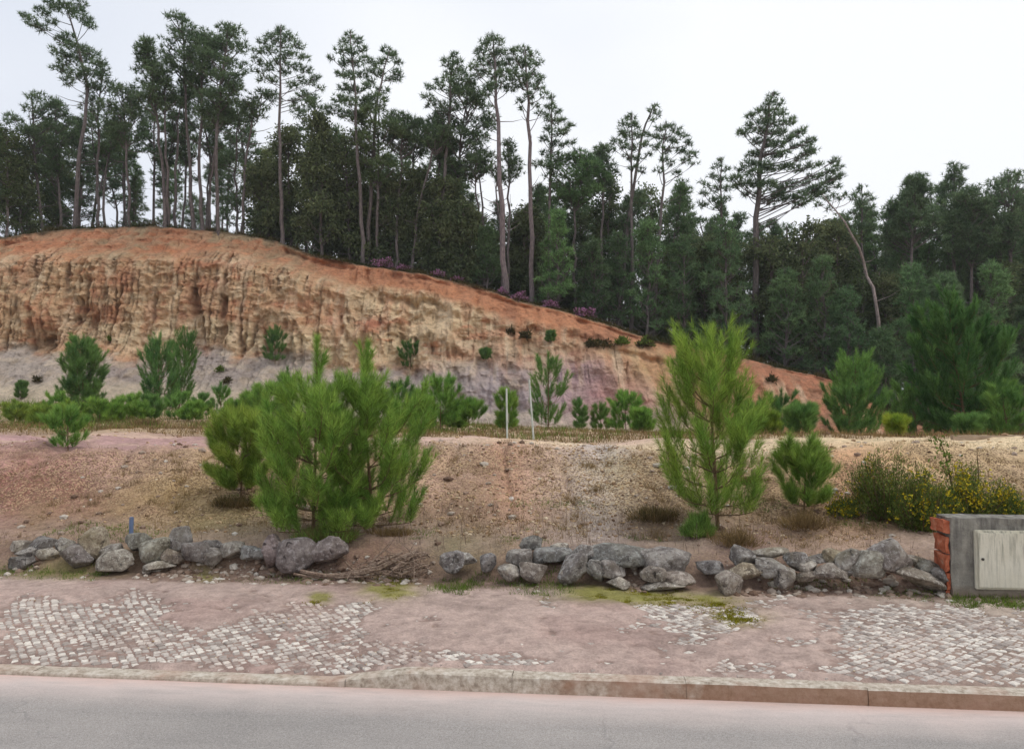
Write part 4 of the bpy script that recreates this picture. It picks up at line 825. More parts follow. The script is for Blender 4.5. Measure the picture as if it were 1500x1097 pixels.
for i, (u, vf, vt, w, Y, lb) in enumerate([
 (612, 402, 250, 52, 38.4, 'dark leafy tree behind the curved leaning pine'), (645, 408, 262, 56, 37.6, 'dark leafy pointed tree left of the thin poles'), (572, 396, 262, 50, 38.3, 'dark leafy tree behind the flat-crowned pine foot'),
 (768, 442, 305, 48, 38, 'dark leafy tree filling the gap right of the tallest trunk'), (1130, 536, 350, 80, 36.6, 'grey-green leafy tree just right of the big wind-swept trunk'), (1032, 512, 350, 60, 37, 'grey leafy tree with several thin stems'),
 (1175, 552, 330, 70, 37, 'dark leafy tree between wind-swept pine and leaning trunk'), (676, 415, 300, 44, 37, 'short dark leafy tree left of the thin poles'), (1225, 570, 322, 60, 38, 'leafy tree under the top of the leaning trunk'),
 (485, 380, 250, 44, 38.5, 'slim leafy tree right of the pointed leafy tree'), (532, 390, 270, 46, 38.8, 'slim leafy tree behind the foot of the lumpy pine')]):
    hero(lb, [(u, vf), (u, (vf+vt)/2), (u+2, vt)], Y, vf-8, w, int(34+w*.4), 'col', name='bushy_tree', cat='tree', leafy=True, mat='bushy', dens=1.25, btint=(1.2, 1.1, 1.05))

# --- back rows: a few kinds, copied with their parts
R = np.random.default_rng(77)
protos = []
def proto(kind, k):
    Hh = 11.0; b = np.array([0, 0, 0.0]); top = np.array([R.normal()*.4, R.normal()*.3, Hh])
    path = [b, np.array([R.normal()*.3, R.normal()*.3, Hh*.5]), top]
    if kind == 'pole': t = grown_tree('forest_pine', path, 6.8, 1.35, 26, 500+k, ['round', 'cone', 'umb'][k % 3], dens=1.0, fine=1.25)
    elif kind == 'full': t = grown_tree('forest_pine', path, 2.6, 1.35, 58, 520+k, 'cone', dens=.95, blobr=(.28, .55), fine=1.2, btint=(1.1, 1.05, 1.05))
    else: t = grown_tree('forest_tree', path, 2.0, .95, 46, 540+k, 'col', dens=1.0, leafy=True, mat='bushy', blobr=(.3, .55), fine=1.1, btint=(1.3, 1.25, 1.2))
    return t
PR = {k: [proto(k, i) for i in range(n)] for k, n in (('pole', 5), ('full', 7), ('leafy', 3))}
used = set()
def put_tree(kind, u, vtop, Y, label, group, ws=1.0):
    pr = PR[kind][R.integers(len(PR[kind]))]
    if pr.name in used:
        t = pr.copy(); C.objects.link(t)
        for ch in list(pr.children):
            c = ch.copy(); C.objects.link(c); c.parent = t
            if 'crown' in c.name: s = R.uniform(.8, 1.12); c.color = (s, s*R.uniform(.98, 1.1), s*R.uniform(.9, 1.05), 1)
    else: t = pr; used.add(pr.name)
    p = hill_pt(u, Y); H = max(at(u, vtop, Y)[2]-p[2], 2.0); sc = H/11.0
    t.location = tuple(p-np.array([0, 0, .1])); t.scale = (ws*(.45+.55*sc), ws*(.45+.55*sc), sc); t.rotation_euler = (0, 0, R.random()*6.28)
    tag(t, label, 'pine' if kind != 'leafy' else 'tree', group)
# (u range, count, vtop range, kinds, Y range, label, group)
ROWS = [
 (-420, -70, 14, (120, 260), ('full', 'pole', 'leafy'), (38, 46), 'tree of the wood standing well beyond the left edge of the picture'),
 (600, 1290, 30, (0, 0), ('leafy',), (37.5, 43), 'low shady shrub under the pines just behind the right half of the ridge'),
 (-70, 15, 7, (150, 260), ('full', 'pole', 'leafy'), (39, 47), 'dark tree of the wood beyond the left edge of the cliff top'),
 (20, 110, 6, (170, 290), ('full', 'leafy'), (41, 47), 'dark low-crowned back tree behind the broad rounded pine at the left'),
 (110, 350, 11, (190, 290), ('pole', 'pole', 'full'), (43, 54), 'small pine seen between the trunks above the highest part of the cliff'),
 (110, 350, 10, (110, 190), ('pole',), (41, 46), 'bare-stemmed pine in the back rows above the highest part of the cliff'),
 (350, 480, 7, (210, 300), ('leafy', 'full'), (40, 48), 'dark tree in the dense strip right of the lone open pine'),
 (480, 640, 9, (190, 300), ('full', 'pole', 'leafy', 'pole'), (40, 49), 'dark tree in the dense back rows around the lumpy pine'),
 (630, 690, 5, (200, 300), ('full', 'leafy', 'pole'), (40, 47), 'dark tree in the back rows left of the thin poles'),
 (690, 780, 7, (300, 350), ('leafy', 'full'), (38, 46), 'low dark back-row tree behind the tall centre trunks'),
 (780, 900, 14, (250, 330), ('full', 'leafy', 'full'), (38.5, 48), 'dark tree in the back rows where the skyline drops to the right'),
 (900, 1110, 26, (258, 370), ('full', 'leafy', 'full', 'pole'), (38, 50), 'dark tree in the thick wood below the rounded and fan-shaped crowns'),
 (1110, 1260, 18, (312, 400), ('full', 'leafy', 'full', 'pole'), (37, 49), 'dark tree in the thick wood right of the big wind-swept pine'),
 (1250, 1500, 34, (268, 380), ('full', 'full', 'pole', 'leafy'), (38.5, 52), 'dark tree in the thick wood at the right end'),
 (1270, 1510, 16, (370, 470), ('full', 'leafy'), (34, 38), 'shadowed lower tree in front of the thick wood at the right end'),
 (1500, 1640, 14, (270, 360), ('full', 'leafy', 'pole'), (36, 48), 'dark tree of the wood beyond the right edge'),
]
for (u0, u1, n, (va, vb_), kinds, (ya, yb), lb) in ROWS:
    for k in range(n):
        u = u0+(u1-u0)*(k+R.uniform(.1, .9))/n
        if va == 0:
            Y_ = R.uniform(ya, yb); v0 = proj(hill_pt(u, Y_))[1]; put_tree('leafy', u, v0-R.uniform(26, 52), Y_, lb, lb.replace('shrub', 'shrubs'), 1.5); continue
        put_tree(kinds[R.integers(len(kinds))], u, va-12+(vb_-va+12)*R.random()**.8, R.uniform(ya, yb), lb, lb.replace('dark', 'dark').replace(' tree ', ' trees ').replace(' pine ', ' pines ', 1), R.uniform(.8, 1.1))
# ------------------------------------------------------------------ heather on the ridge
HE = [(560, 384, 34, 14, 'pink heather bush highest on the ridge, left of centre'), (588, 387, 20, 9, 'small pale pink heather right of the highest heather bush'), (640, 405, 26, 8, 'low faded pink heather below the leafy pointed tree'),
      (735, 430, 20, 7, 'thin strip of pink heather at the foot of the tallest centre pine'), (762, 434, 26, 11, 'pink heather bush right of the tallest centre trunk'), (806, 446, 26, 8, 'low pink heather below the bright green bushy pine'),
      (858, 456, 34, 14, 'brightest pink heather bush half way down the ridge'), (668, 412, 20, 6, 'smallest pink heather cushion near the ridge bend')]
def scatter_bush(name, label, cat, base, w, h, n, L, W, mats, seed, d=None, stems=8, lens=True, group=None, upb=.4, dome=True):
    R = np.random.default_rng(seed); root = empty(name, tuple(base)); tag(root, label, cat, group); T = Acc(); d = d or w*.7
    for q in range(stems):
        a = R.random()*6.28; e = np.array([math.cos(a)*w*.35, math.sin(a)*d*.35, h*R.uniform(.5, .85)])
        T.add(*tube(bez([np.array([0, 0, -.05]), e*np.array([.4, .4, .5]), e], 5), np.linspace(.012, .004, 5)*max(h, .4), 4))
    T.obj('stem', M['ybark'], root)
    for (pn, mt, fr, zz) in mats:
        m_ = int(n*fr); u = R.normal(size=(m_, 3)); u = nrm(u); u[:, 2] = np.abs(u[:, 2]); r = R.random(m_)**(.35)
        # lumpy outline
        lump = .75+.35*np.sin(u[:, 0]*5+seed)*np.cos(u[:, 1]*4+seed*2)+.12*np.sin(u[:, 2]*9+seed)
        P = u*(r*lump)[:, None]*np.array([w/2, d/2, h*.9])+np.array([0, 0, h*zz]); D = nrm(u*.6+R.normal(size=u.shape)*.5+np.array([0, 0, upb]))
        A = Acc(); A.add(*(lenses if lens else blades)(P, D, L*R.uniform(.6, 1.2, m_), W, R)); A.obj(pn, M[mt], root)
    return root
for i, (u, v, w, h, lb) in enumerate(HE):
    yt, zt = ridge(np.array([float(u)])); Y = float(yt[0])+.25; b = hill_pt(u, Y)
    scatter_bush('heather_bush', lb, 'heather', b, w*Y/F*1.1, (h+4)*Y/F, 900, .12, .05, [('flowers', 'heather', .75, .1), ('leaves', 'heath', .5, .0)], 40+i, stems=5)
# undergrowth along the ridge (nobody could count it)
R = np.random.default_rng(91); A = Acc()
us = R.uniform(-80, 1500, 9000); Ys = []
yt, zt = ridge(us); dd = R.random(9000)**2*7
Yv = yt+.02+dd; cen = np.stack([(us-750)/F*Yv, Yv, hill_z(us, dd)], 1)
patchy = fbm(us/14., dd*.8, 92, 3) > -.25
cen = cen[patchy]
hgt_ = .12+.34*R.random(len(cen))*sm(fbm(cen[:, 0]*.7, cen[:, 1]*.7, 93, 2), -.4, .6)
for k in range(10):
    P = cen+R.normal(size=cen.shape)*np.array([.12, .12, .02]); D = nrm(R.normal(size=P.shape)*.5+np.array([0, 0, .9])); A.add(*blades(P, D, hgt_*R.uniform(.5, 1.3, len(P)), .03, R))
tag(A.obj('undergrowth', M['heath']), 'low heath and grass covering the forest floor along the cliff top', 'undergrowth', kind='stuff')
# ================================================================== BOULDERS
m, n, o = newmat('limestone boulder'); co = objco(n); oi = nd(n, 'ShaderNodeObjectInfo'); geo = nd(n, 'ShaderNodeNewGeometry')
of = nd(n, 'ShaderNodeVectorMath', operation='ADD'); n.links.new(co, of.inputs[0]); n.links.new(oi.outputs['Location'], of.inputs[1]); vec = of.outputs[0]
f = noise(n, 9, 8, .7, vec); g_ = noise(n, 3.2, 4, .6, vec); l_ = noise(n, 26, 5, .75, vec)
c = ramp(n, f, (.28, S(84, 77, 72)), (.48, S(146, 138, 130)), (.66, S(198, 191, 180)))
c = mix(n, ramp(n, l_, (.53, 0.), (.60, .85)), c, S(204, 200, 192))
c = mix(n, ramp(n, g_, (.52, 0.), (.72, .55)), c, S(120, 112, 84))
c = mix(n, ramp(n, noise(n, 14, 4, .6, vec, 1.0), (.60, 0.), (.68, .8)), c, S(62, 58, 57))
c = mix(n, 1., c, oi.outputs['Color'], 'MULTIPLY')
surf(n, o, c, .92, bump(n, l_, .02, 1, bump(n, f, .06)), .15); M['rock'] = m
def boulder(u, v, w, h, label, tint=(1, 1, 1), rot=0.0, flat=.55, dt=0.0, name='boulder', seed=None, depth=.85, cuts=15):
    R = np.random.default_rng(seed or int(u*31+v)); vb = v+h/2
    t = 2.20+(849-vb)*.0065+dt
    Y = (KY+t*q)/(1+KS*(u-750)/F); c = at(u, v, Y)
    bm = bmesh.new(); bmesh.ops.create_icosphere(bm, subdivisions=4, radius=1.0)
    P = np.array([x.co[:] for x in bm.verts]); dirs = nrm(P)
    r = np.ones(len(P))*1.16
    for k in range(cuts):
        nv = nrm(R.normal(size=3)*np.array([1, 1, .9])); d = R.uniform(flat, .95); dp = dirs@nv
        r = np.minimum(r, np.where(dp > .05, d/np.maximum(dp, .05), 9))
    for nv in ([0, 0, 1], [0, 0, -1], [1, 0, 0], [-1, 0, 0], [0, -1, 0]):
        nv = nrm(np.array(nv, float)+R.normal(size=3)*.12); dp = dirs@nv; r = np.minimum(r, np.where(dp > .05, .98/np.maximum(dp, .05), 9))
    r = r*(1+.045*fbm(dirs[:, 0]*3+dirs[:, 2]*2+R.random()*50, dirs[:, 1]*3+R.random()*9, 5, 4)+.02*fbm(dirs[:, 0]*11+dirs[:, 2]*7, dirs[:, 1]*11-dirs[:, 2]*5, 6, 3))
    r = np.minimum(r, 1.28)
    a = w/2*Y/F*1.04; hh = h/2*Y/F*1.06; b = max(a, hh)*depth if a < 1.8*hh else a*.6
    P = dirs*r[:, None]*np.array([a, b, hh])
    cr_, sr_ = math.cos(rot), math.sin(rot); X_ = P[:, 0]*cr_-P[:, 2]*sr_; Z_ = P[:, 0]*sr_+P[:, 2]*cr_
    me = bpy.data.meshes.new(name); 
    for i, x in enumerate(bm.verts): x.co = (X_[i], P[i, 1], Z_[i])
    for fc in bm.faces: fc.smooth = True
    bm.to_mesh(me); bm.free(); me.materials.append(M['rock'])
    ob = bpy.data.objects.new(name, me); C.objects.link(ob); ob.location = tuple(c+np.array([0, b*.25, 0])); ob.rotation_euler = (0, 0, R.normal()*.12)
    ob.color = (*tint, 1); tag(ob, label, 'stone', 'stones of the rough boulder wall along the pavement'); return ob
PALE, DK, PUR, TAN, BLU = (1.3, 1.27, 1.2), (.68, .68, .7), (.78, .68, .72), (1.15, 1.05, .88), (.9, .95, 1.0)
BL = [
 (30, 800, 36, 15, 'flat pale slab at the extreme left of the boulder wall', PALE, .15), (62, 796, 34, 20, 'dark rounded stone right of the flat pale slab at far left', DK, 0),
 (44, 811, 34, 16, 'grey wedge stone below the flat pale slab at far left', (1, 1, 1), .2), (74, 812, 30, 16, 'pale low stone below the dark rounded one at far left', PALE, -.1),
 (32, 826, 30, 20, 'small dark stone lowest at the far left end', DK, 0), (92, 797, 24, 20, 'light grey stone touching the big tan boulder on its left', (1.1, 1.1, 1.08), 0),
 (134, 793, 44, 38, 'big tan and grey upright boulder near the left end', TAN, 0), (112, 817, 42, 28, 'dark rounded boulder under the big tan and grey one', (.8, .77, .8), 0),
 (160, 810, 32, 20, 'grey stone right of the dark rounded boulder', (.9, .88, .86), 0), (170, 824, 42, 28, 'angular mottled stone sticking forward below the blue post', (1.1, 1.08, 1.02), .25),
 (200, 797, 32, 24, 'dark stone directly behind and right of the blue post', (.7, .72, .68), 0), (224, 805, 38, 36, 'large mossy grey boulder right of the blue post', (.98, 1, .92), -.1),
 (228, 828, 44, 13, 'long pale flat stone under the mossy grey boulder', PALE, .05), (265, 791, 24, 30, 'upright dark stone with a whitish top', (.8, .8, .84), .1),
 (252, 814, 26, 19, 'small brownish stone left of the dark pair below the upright stone', (.95, .87, .8), 0), (286, 810, 42, 25, 'wide dark stone below the upright whitish-topped one', (.75, .73, .75), 0),
 (314, 799, 34, 14, 'dark flat stone on the second course left of the round grey one', DK, -.15), (311, 817, 32, 20, 'small rounded stone under the dark flat one', (.85, .82, .82), 0),
 (338, 808, 34, 22, 'tilted grey stone with a pale upper edge', (1, .98, .95), .3), (371, 812, 32, 22, 'round bluish grey stone left of the purple-brown upright one', BLU, 0),
 (399, 809, 28, 40, 'purple-brown upright stone under the tall young pines', PUR, 0), (433, 815, 44, 40, 'square dark block with a pale bottom edge under the tall young pines', (.66, .62, .66), 0, .8),
 (478, 811, 48, 34, 'dark rounded block leaning right, last before the bare earth', (.8, .74, .78), .3), (661, 823, 30, 27, 'rounded grey stone right of the brushwood pile', (.85, .85, .9), 0),
 (682, 818, 28, 13, 'small pale flat stone right of the brushwood pile', (1.1, 1.1, 1.1), -.1), (715, 823, 30, 26, 'single dark grey stone standing alone before the thick stretch of wall', (.8, .8, .85), 0),
 (747, 842, 28, 25, 'pale grey round stone low at the start of the thick stretch', (1.15, 1.13, 1.1), 0), (777, 797, 26, 18, 'small dark stone perched on top of the thick stretch', (.7, .72, .72), .1),
 (765, 817, 38, 28, 'rounded grey stone below the perched small stone', (.88, .86, .86), 0), (806, 812, 54, 23, 'wide flat-topped bluish stone below the perched small stone', BLU, 0),
 (784, 836, 36, 26, 'brownish stone in the bottom course below the wide flat-topped one', (.9, .84, .8), 0), (818, 801, 24, 9, 'thin pale slab lying on the wide flat-topped stone', PALE, 0),
 (859, 811, 40, 26, 'light grey rounded stone left of the long slab', (1.08, 1.08, 1.1), 0), (838, 831, 42, 32, 'angular pointed dark stone below the light rounded one', (.85, .85, .88), .35),
 (872, 832, 26, 30, 'narrow upright grey stone under the left end of the long slab', (.82, .84, .86), 0), (900, 833, 32, 24, 'roundish stone under the long slab', (.95, .92, .93), 0),
 (828, 847, 12, 18, 'thin pale upright shard in front of the wall', PALE, 0), (918, 815, 78, 24, 'long blue-grey slab with a white left end', (.78, .82, .84), -.06, .8),
 (972, 822, 72, 36, 'largest block of the middle stretch, grey with pale streaks', (.96, .95, .98), -.08), (955, 845, 36, 24, 'brown-grey stone left under the largest middle block', (.95, .9, .85), 0),
 (990, 846, 48, 18, 'flat pinkish stone right under the largest middle block', (1.1, 1.02, .98), .03), (909, 855, 30, 18, 'pale small block in front of the long slab', PALE, 0),
 (975, 858, 56, 11, 'long pale slab lying lowest in front of the middle stretch', PALE, 0), (1043, 830, 40, 17, 'dark lozenge stone alone right of the middle stretch', (.78, .78, .82), 0),
 (1088, 814, 34, 26, 'dark top stone below the tall wispy young pine', (.8, .8, .82), 0), (1094, 835, 42, 22, 'tan flat stone beneath the dark top stone of the wispy pine', TAN, 0),
 (1066, 853, 34, 33, 'speckled rounded stone lowest below the tall wispy young pine', (.98, .92, .88), 0), (1127, 809, 44, 13, 'pale flat stone lying back on the bank above the right stretch', PALE, 0),
 (1128, 831, 36, 24, 'grey stone left end of the right stretch', (.95, .95, .95), .1), (1150, 846, 32, 23, 'rounded low grey stone at the left of the right stretch', (.98, .95, .93), 0),
 (1168, 824, 34, 23, 'round top-course stone at the left of the right stretch', (.92, .92, .94), 0), (1184, 831, 24, 15, 'little pale stone right of the round top-course one', (1.15, 1.12, 1.08), 0),
 (1200, 820, 36, 13, 'dark flat stone in the top course of the right stretch', (.8, .8, .82), .05), (1222, 816, 26, 18, 'tan cube-like stone in the top course of the right stretch', TAN, 0, .8),
 (1216, 838, 46, 20, 'wide brown-grey stone low in the middle of the right stretch', (.95, .9, .86), 0), (1182, 844, 28, 13, 'flat brown stone wedged low in the right stretch', (.9, .84, .78), 0),
 (1249, 821, 36, 34, 'mottled upright stone left against the smooth light boulder', (1.05, 1.05, 1.05), -.3), (1276, 829, 38, 34, 'smooth light grey boulder left of the biggest one', (1.18, 1.2, 1.15), 0, .8),
 (1240, 836, 28, 14, 'small dark stone below the mottled upright one', DK, 0), (1305, 817, 58, 46, 'biggest boulder of the wall, pale lilac-grey, perched near the right end', (1.15, 1.12, 1.15), -.25, .62),
 (1346, 824, 28, 13, 'pale flat stone resting right of the biggest boulder', PALE, -.3), (1364, 833, 44, 17, 'dark slab sloping down toward the concrete wall', (.82, .84, .8), -.5),
 (1346, 845, 60, 20, 'long tan-grey slab sloping down in front of the dark slab', (1.1, 1.05, .98), -.5), (1380, 846, 24, 18, 'small dark stone wedged against the brick end', DK, -.3),
]
for b in BL:
    boulder(b[0], b[1], b[2]*1.26, b[3]*1.22, b[4], b[5], b[6], flat=(b[7] if len(b) > 7 else .52), seed=int(b[0]*7+b[1]))

# ------------------------------------------------------------------ utility wall with cabinet
rzw = -.1
bp = hit(1395, 866); bY = 6.42; bx = at(1395, 866, bY)
root = empty('utility_wall', (bx[0], bY, .12), rzw); tag(root, 'grey concrete wall stub with rough brick end and cream cabinet door, far right', 'wall')
def box(x0, x1, y0, y1, z0, z1, bev=.006, wob=0.0, seed=1, cuts=0):
    bm = bmesh.new(); bmesh.ops.create_cube(bm, size=1.0)
    for v in bm.verts: v.co = ((x0+x1)/2+v.co.x*(x1-x0), (y0+y1)/2+v.co.y*(y1-y0), (z0+z1)/2+v.co.z*(z1-z0))
    if cuts: bmesh.ops.subdivide_edges(bm, edges=bm.edges[:], cuts=cuts, use_grid_fill=True)
    elif bev: bmesh.ops.bevel(bm, geom=bm.edges[:], offset=bev, segments=2, affect='EDGES')
    if wob:
        for v in bm.verts:
            v.co.x += wob*float(fbm(v.co.y*14+seed, v.co.z*14, seed, 3)); v.co.y += wob*float(fbm(v.co.x*12+seed, v.co.z*12, seed+5, 3)); v.co.z += wob*.6*float(fbm(v.co.x*11+seed, v.co.y*11, seed+9, 3))
    return bm
def bmobj(name, bm, mat, parent=None):
    me = bpy.data.meshes.new(name); bm.to_mesh(me); bm.free(); me.materials.append(mat)
    ob = bpy.data.objects.new(name, me); C.objects.link(ob)
    if parent: ob.parent = parent
    return ob
m, n, o = newmat('rough concrete'); co = objco(n); f = noise(n, 6, 8, .7, co); st_ = noise(n, 3.5, 5, .6, objco(n, (4, 4, .7))); sp = nd(n, 'ShaderNodeSeparateXYZ'); n.links.new(co, sp.inputs[0])
c = ramp(n, f, (.3, S(118, 114, 106)), (.55, S(150, 146, 136)), (.75, S(170, 164, 152)))
c = mix(n, mth(n, 'MULTIPLY', ramp(n, st_, (.42, 0.), (.6, .8)), ramp(n, sp.outputs['Z'], (.15, .3), (.62, 1.))), c, S(84, 80, 78))
c = mix(n, ramp(n, sp.outputs['Z'], (.0, .7), (.12, 0.)), c, S(140, 112, 90))
surf(n, o, c, .93, bump(n, noise(n, 30, 5, .7, co), .008, 1, bump(n, f, .02)), .1); M['concrete'] = m
m, n, o = newmat('terracotta brick'); co = objco(n); f = noise(n, 12, 6, .7, co)
surf(n, o, ramp(n, f, (.3, S(128, 74, 54)), (.5, S(178, 100, 72)), (.62, S(188, 120, 92)), (.72, S(170, 148, 130))), .9, bump(n, f, .01), .1); M['brick'] = m
m, n, o = newmat('cream cabinet'); co = objco(n); st_ = noise(n, 4, 5, .65, objco(n, (9, 9, .9))); sp = nd(n, 'ShaderNodeSeparateXYZ'); n.links.new(co, sp.inputs[0])
c = mix(n, ramp(n, noise(n, 5, 5, .6, co), (.35, 0.), (.7, .5)), S(218, 213, 196), S(196, 188, 164))
c = mix(n, mth(n, 'MULTIPLY', ramp(n, st_, (.46, 0.), (.62, .85)), ramp(n, sp.outputs['Z'], (.2, .3), (.55, 1.))), c, S(138, 136, 122))
surf(n, o, c, .6, bump(n, noise(n, 40, 3, .6, co), .002), .3); M['cream'] = m
k = bY/F
hW = (866-749)*k-.0
bmobj('concrete_wall', box(0, 1.6, 0, .26, -.25, hW, wob=.012, cuts=14), M['concrete'], root)
for j in range(5):
    z0 = hW-.03-(j+1)*.145
    if j == 0: bmobj('brick', box(-.05, -.004, .02, .24, z0+.05, z0+.15, wob=.022, seed=3, cuts=6), M['brick'], root)
    else: bmobj('brick', box(-.036+.004*(j % 2), -.004, .015, .25, z0+.03, z0+.164, wob=.02, seed=4+j, cuts=6), M['brick'], root)
dx0 = (1427-1395)*k; dz0 = (866-853)*k+.03; dz1 = (866-773)*k+.03
fr = bmobj('cabinet_frame', box(dx0-.01, dx0+.62, -.035, -.004, dz0-.01, dz1+.012, .005), M['cream'], root)
dr = bmobj('cabinet_door', box(dx0+.006, dx0+.604, -.052, -.037, dz0+.006, dz1-.006, .004), M['cream'], root)
m, n, o = newmat('dark metal'); surf(n, o, S(70, 66, 60), .6); M['dmetal'] = m
bm = bmesh.new(); bmesh.ops.create_cone(bm, segments=16, radius1=.011, radius2=.009, depth=.012, cap_ends=True)
for v in bm.verts: v.co = (dx0+.035+v.co.x, -.058+v.co.z, (dz0+dz1)/2+.01+v.co.y)
bmobj('lock', bm, M['dmetal'], dr)
for zz in (dz0+.09, dz1-.09): bmobj('hinge', box(dx0+.597, dx0+.613, -.062, -.050, zz-.03, zz+.03, .003), M['cream'], dr)

# ------------------------------------------------------------------ posts
m, n, o = newmat('weathered blue paint'); co = objco(n); surf(n, o, mix(n, ramp(n, noise(n, 30, 4, .7, co), (.55, 0.), (.65, 1.)), S(104, 120, 150), S(132, 126, 122)), .7); M['blue'] = m
m, n, o = newmat('pale post'); co = objco(n); surf(n, o, ramp(n, noise(n, 8, 4, .6, co), (.3, S(166, 172, 160)), (.7, S(206, 208, 200))), .6); M['post'] = m
pY = 7.75; p = at(192, 790, pY); zb = gz(p[0], pY); tp = at(192, 757, pY)[2]
bm = bmesh.new(); bmesh.ops.create_cone(bm, segments=20, radius1=.021, radius2=.021, depth=tp-zb+.1, cap_ends=True); bmesh.ops.bevel(bm, geom=[e for e in bm.edges if abs(e.verts[0].co.z-e.verts[1].co.z) < .001], offset=.006, segments=2, affect='EDGES')
ob = bmobj('marker_post', bm, M['blue']); ob.location = (p[0], pY, (tp+zb-.1)/2); tag(ob, 'short weathered blue post standing among the boulders at left', 'post')
for (ub, vb, ut, vt, lb) in ((743, 641, 742, 569, 'upright thin white post before the egg-shaped little pine'), (782, 641, 775, 556, 'thin white post leaning slightly left, right of the upright one')):
    Y = 13.5; a = at(ub, vb, Y); a[2] = gz(a[0], Y)-.05; b = at(ut, vt, Y+.1)
    T = Acc(); T.add(*tube(np.array([a, a+(b-a)*.5, b]), [.017, .017, .016], 10)); T.add(*tube(np.array([b, b+(b-a)*.006]), [.016, .001], 10))
    tag(T.obj('white_post', M['post']), lb, 'post')
# angle iron kerb at the far side of the level ground, right
m, n, o = newmat('old concrete edging'); co = objco(n); surf(n, o, ramp(n, noise(n, 5, 6, .7, co), (.3, S(140, 122, 104)), (.7, S(178, 160, 140))), .95); M['edging'] = m
a = at(1395, 655, 12.2); b = at(1640, 660, 11.8)
T = Acc(); L_ = np.linalg.norm(b-a)
bm = box(0, L_, -.06, .06, -.15, .085, 0, wob=.012, cuts=20); ob = bmobj('concrete_edging', bm, M['edging']); ob.location = (a[0], a[1], gz(a[0], a[1])+.01)
ob.rotation_euler = (0, 0, math.atan2(b[1]-a[1], b[0]-a[0])); tag(ob, 'old low concrete edging strip on the level ground at far right', 'edging')

# ------------------------------------------------------------------ brushwood pile
R = np.random.default_rng(21); bw = hit(585, 846); root = empty('brushwood_pile', tuple(bw)); tag(root, 'pile of dead grey-brown branches on the gap in the boulder wall', 'branches')
def loc(u, v, Y): return at(u, v-6, Y-.12)-bw
BY = float(bw[1])
longs = [[(440, 842), (480, 849), (520, 845), (548, 838), (580, 826), (604, 815)], [(500, 850), (545, 840), (590, 822), (612, 812)], [(515, 846), (560, 842), (600, 848), (628, 842)], [(548, 842), (580, 834), (610, 822), (626, 818)],
         [(560, 846), (590, 850), (620, 846), (632, 828)], [(600, 850), (606, 832), (603, 814)], [(575, 842), (592, 828), (618, 815), (630, 822)], [(430, 846), (470, 852), (530, 850), (560, 846)], [(505, 828), (515, 838), (528, 846)], [(585, 848), (612, 838), (630, 832)], [(540, 838), (556, 830), (590, 815)]]
for i, L in enumerate(longs):
    pts = bez([loc(u, v, BY-.05+.12*R.random()+j*.03) for j, (u, v) in enumerate(L)], 12)
    T = Acc(); r = [.021, .030, .015, .02, .015, .016, .015, .012, .011, .012, .02][i]
    T.add(*tube(pts, np.linspace(r, r*.5, 12)*(1+.15*R.normal(size=12)), 6)); T.obj('branch', M['twig'], root)
for i in range(60):
    a0 = loc(R.uniform(520, 632), R.uniform(822, 852), BY+R.uniform(-.12, .22)); d = nrm(np.array([R.normal(), R.normal()*.4, R.normal()*.35+.1]))*R.uniform(.1, .3)
    T = Acc(); T.add(*tube(bez([a0, a0+d*.5+R.normal(size=3)*.02, a0+d], 5), np.linspace(.006, .003, 5), 4)); T.obj('branch', M['twig'], root)

# ------------------------------------------------------------------ broom and other shrubs
def bush_at(u, vb, vt, w, Y, label, mats, name='broom_bush', cat='shrub', seed=1, **kw):
    if Y is None: p = shoot(u, vb)
    else: q_ = at(u, vb, Y); p = np.array([q_[0], Y, gz(q_[0], Y)])
    return scatter_bush(name, label, cat, p, w*p[1]/F, at(u, vt, p[1])[2]-p[2], kw.pop('n', 5000), kw.pop('L', .05), kw.pop('W', .014), mats, seed, **kw)
def broom(u, vb, vt, w, label, seed, fl=.06, n_stem=60, Y=None):
    R = np.random.default_rng(seed); p = shoot(u, vb) if Y is None else np.array([at(u, vb, Y)[0], Y, gz(at(u, vb, Y)[0], Y)])
    root = empty('broom_bush', tuple(p)); tag(root, label, 'shrub', 'yellow-flowered broom bushes by the concrete wall')
    Wd = w*p[1]/F; Hh = at(u, vt, p[1])[2]-p[2]; T = Acc(); A = Acc(); Fl = Acc()
    for k in range(n_stem):
        a = R.random()*6.28; rr = Wd/2*math.sqrt(R.random()); ht = Hh*R.uniform(.4, 1.15)*(1.05-.5*(rr/(Wd/2))**2)
        e = np.array([math.cos(a)*rr, math.sin(a)*rr*.7, ht]); c_ = np.array([e[0]*.25, e[1]*.25, 0]); b_ = bez([c_, e*np.array([.7, .7, .5]), e], 8)
        T.add(*tube(b_, np.linspace(.006, .002, 8), 4))
        m_ = 110; f_ = R.random(m_)*.9+.1; P = np.stack([np.interp(f_*7, np.arange(8), b_[:, i]) for i in range(3)], 1)+R.normal(size=(m_, 3))*np.array([.035, .035, .025])
        D = nrm(R.normal(size=P.shape)*.5+np.array([0, 0, .7])+e*.3); A.add(*lenses(P, D, R.uniform(.02, .05, m_), .0075, R))
        if R.random() < fl*6:
            m2 = int(R.integers(6, 26)); f_ = R.uniform(.55, 1.0, m2); P = np.stack([np.interp(f_*7, np.arange(8), b_[:, i]) for i in range(3)], 1)+R.normal(size=(m2, 3))*.03
            P = np.repeat(P, 3, 0); Fl.add(*lenses(P, nrm(R.normal(size=P.shape)), .022, .017, R))
    T.obj('stem', M['ybark'], root); A.obj('leaves', M['broom'], root); Fl.obj('flowers', M['flower'], root)
broom(1300, 800, 664, 120, 'dark broom bush with scattered yellow flowers, left of the concrete wall', 61, .02, 120, Y=7.9)
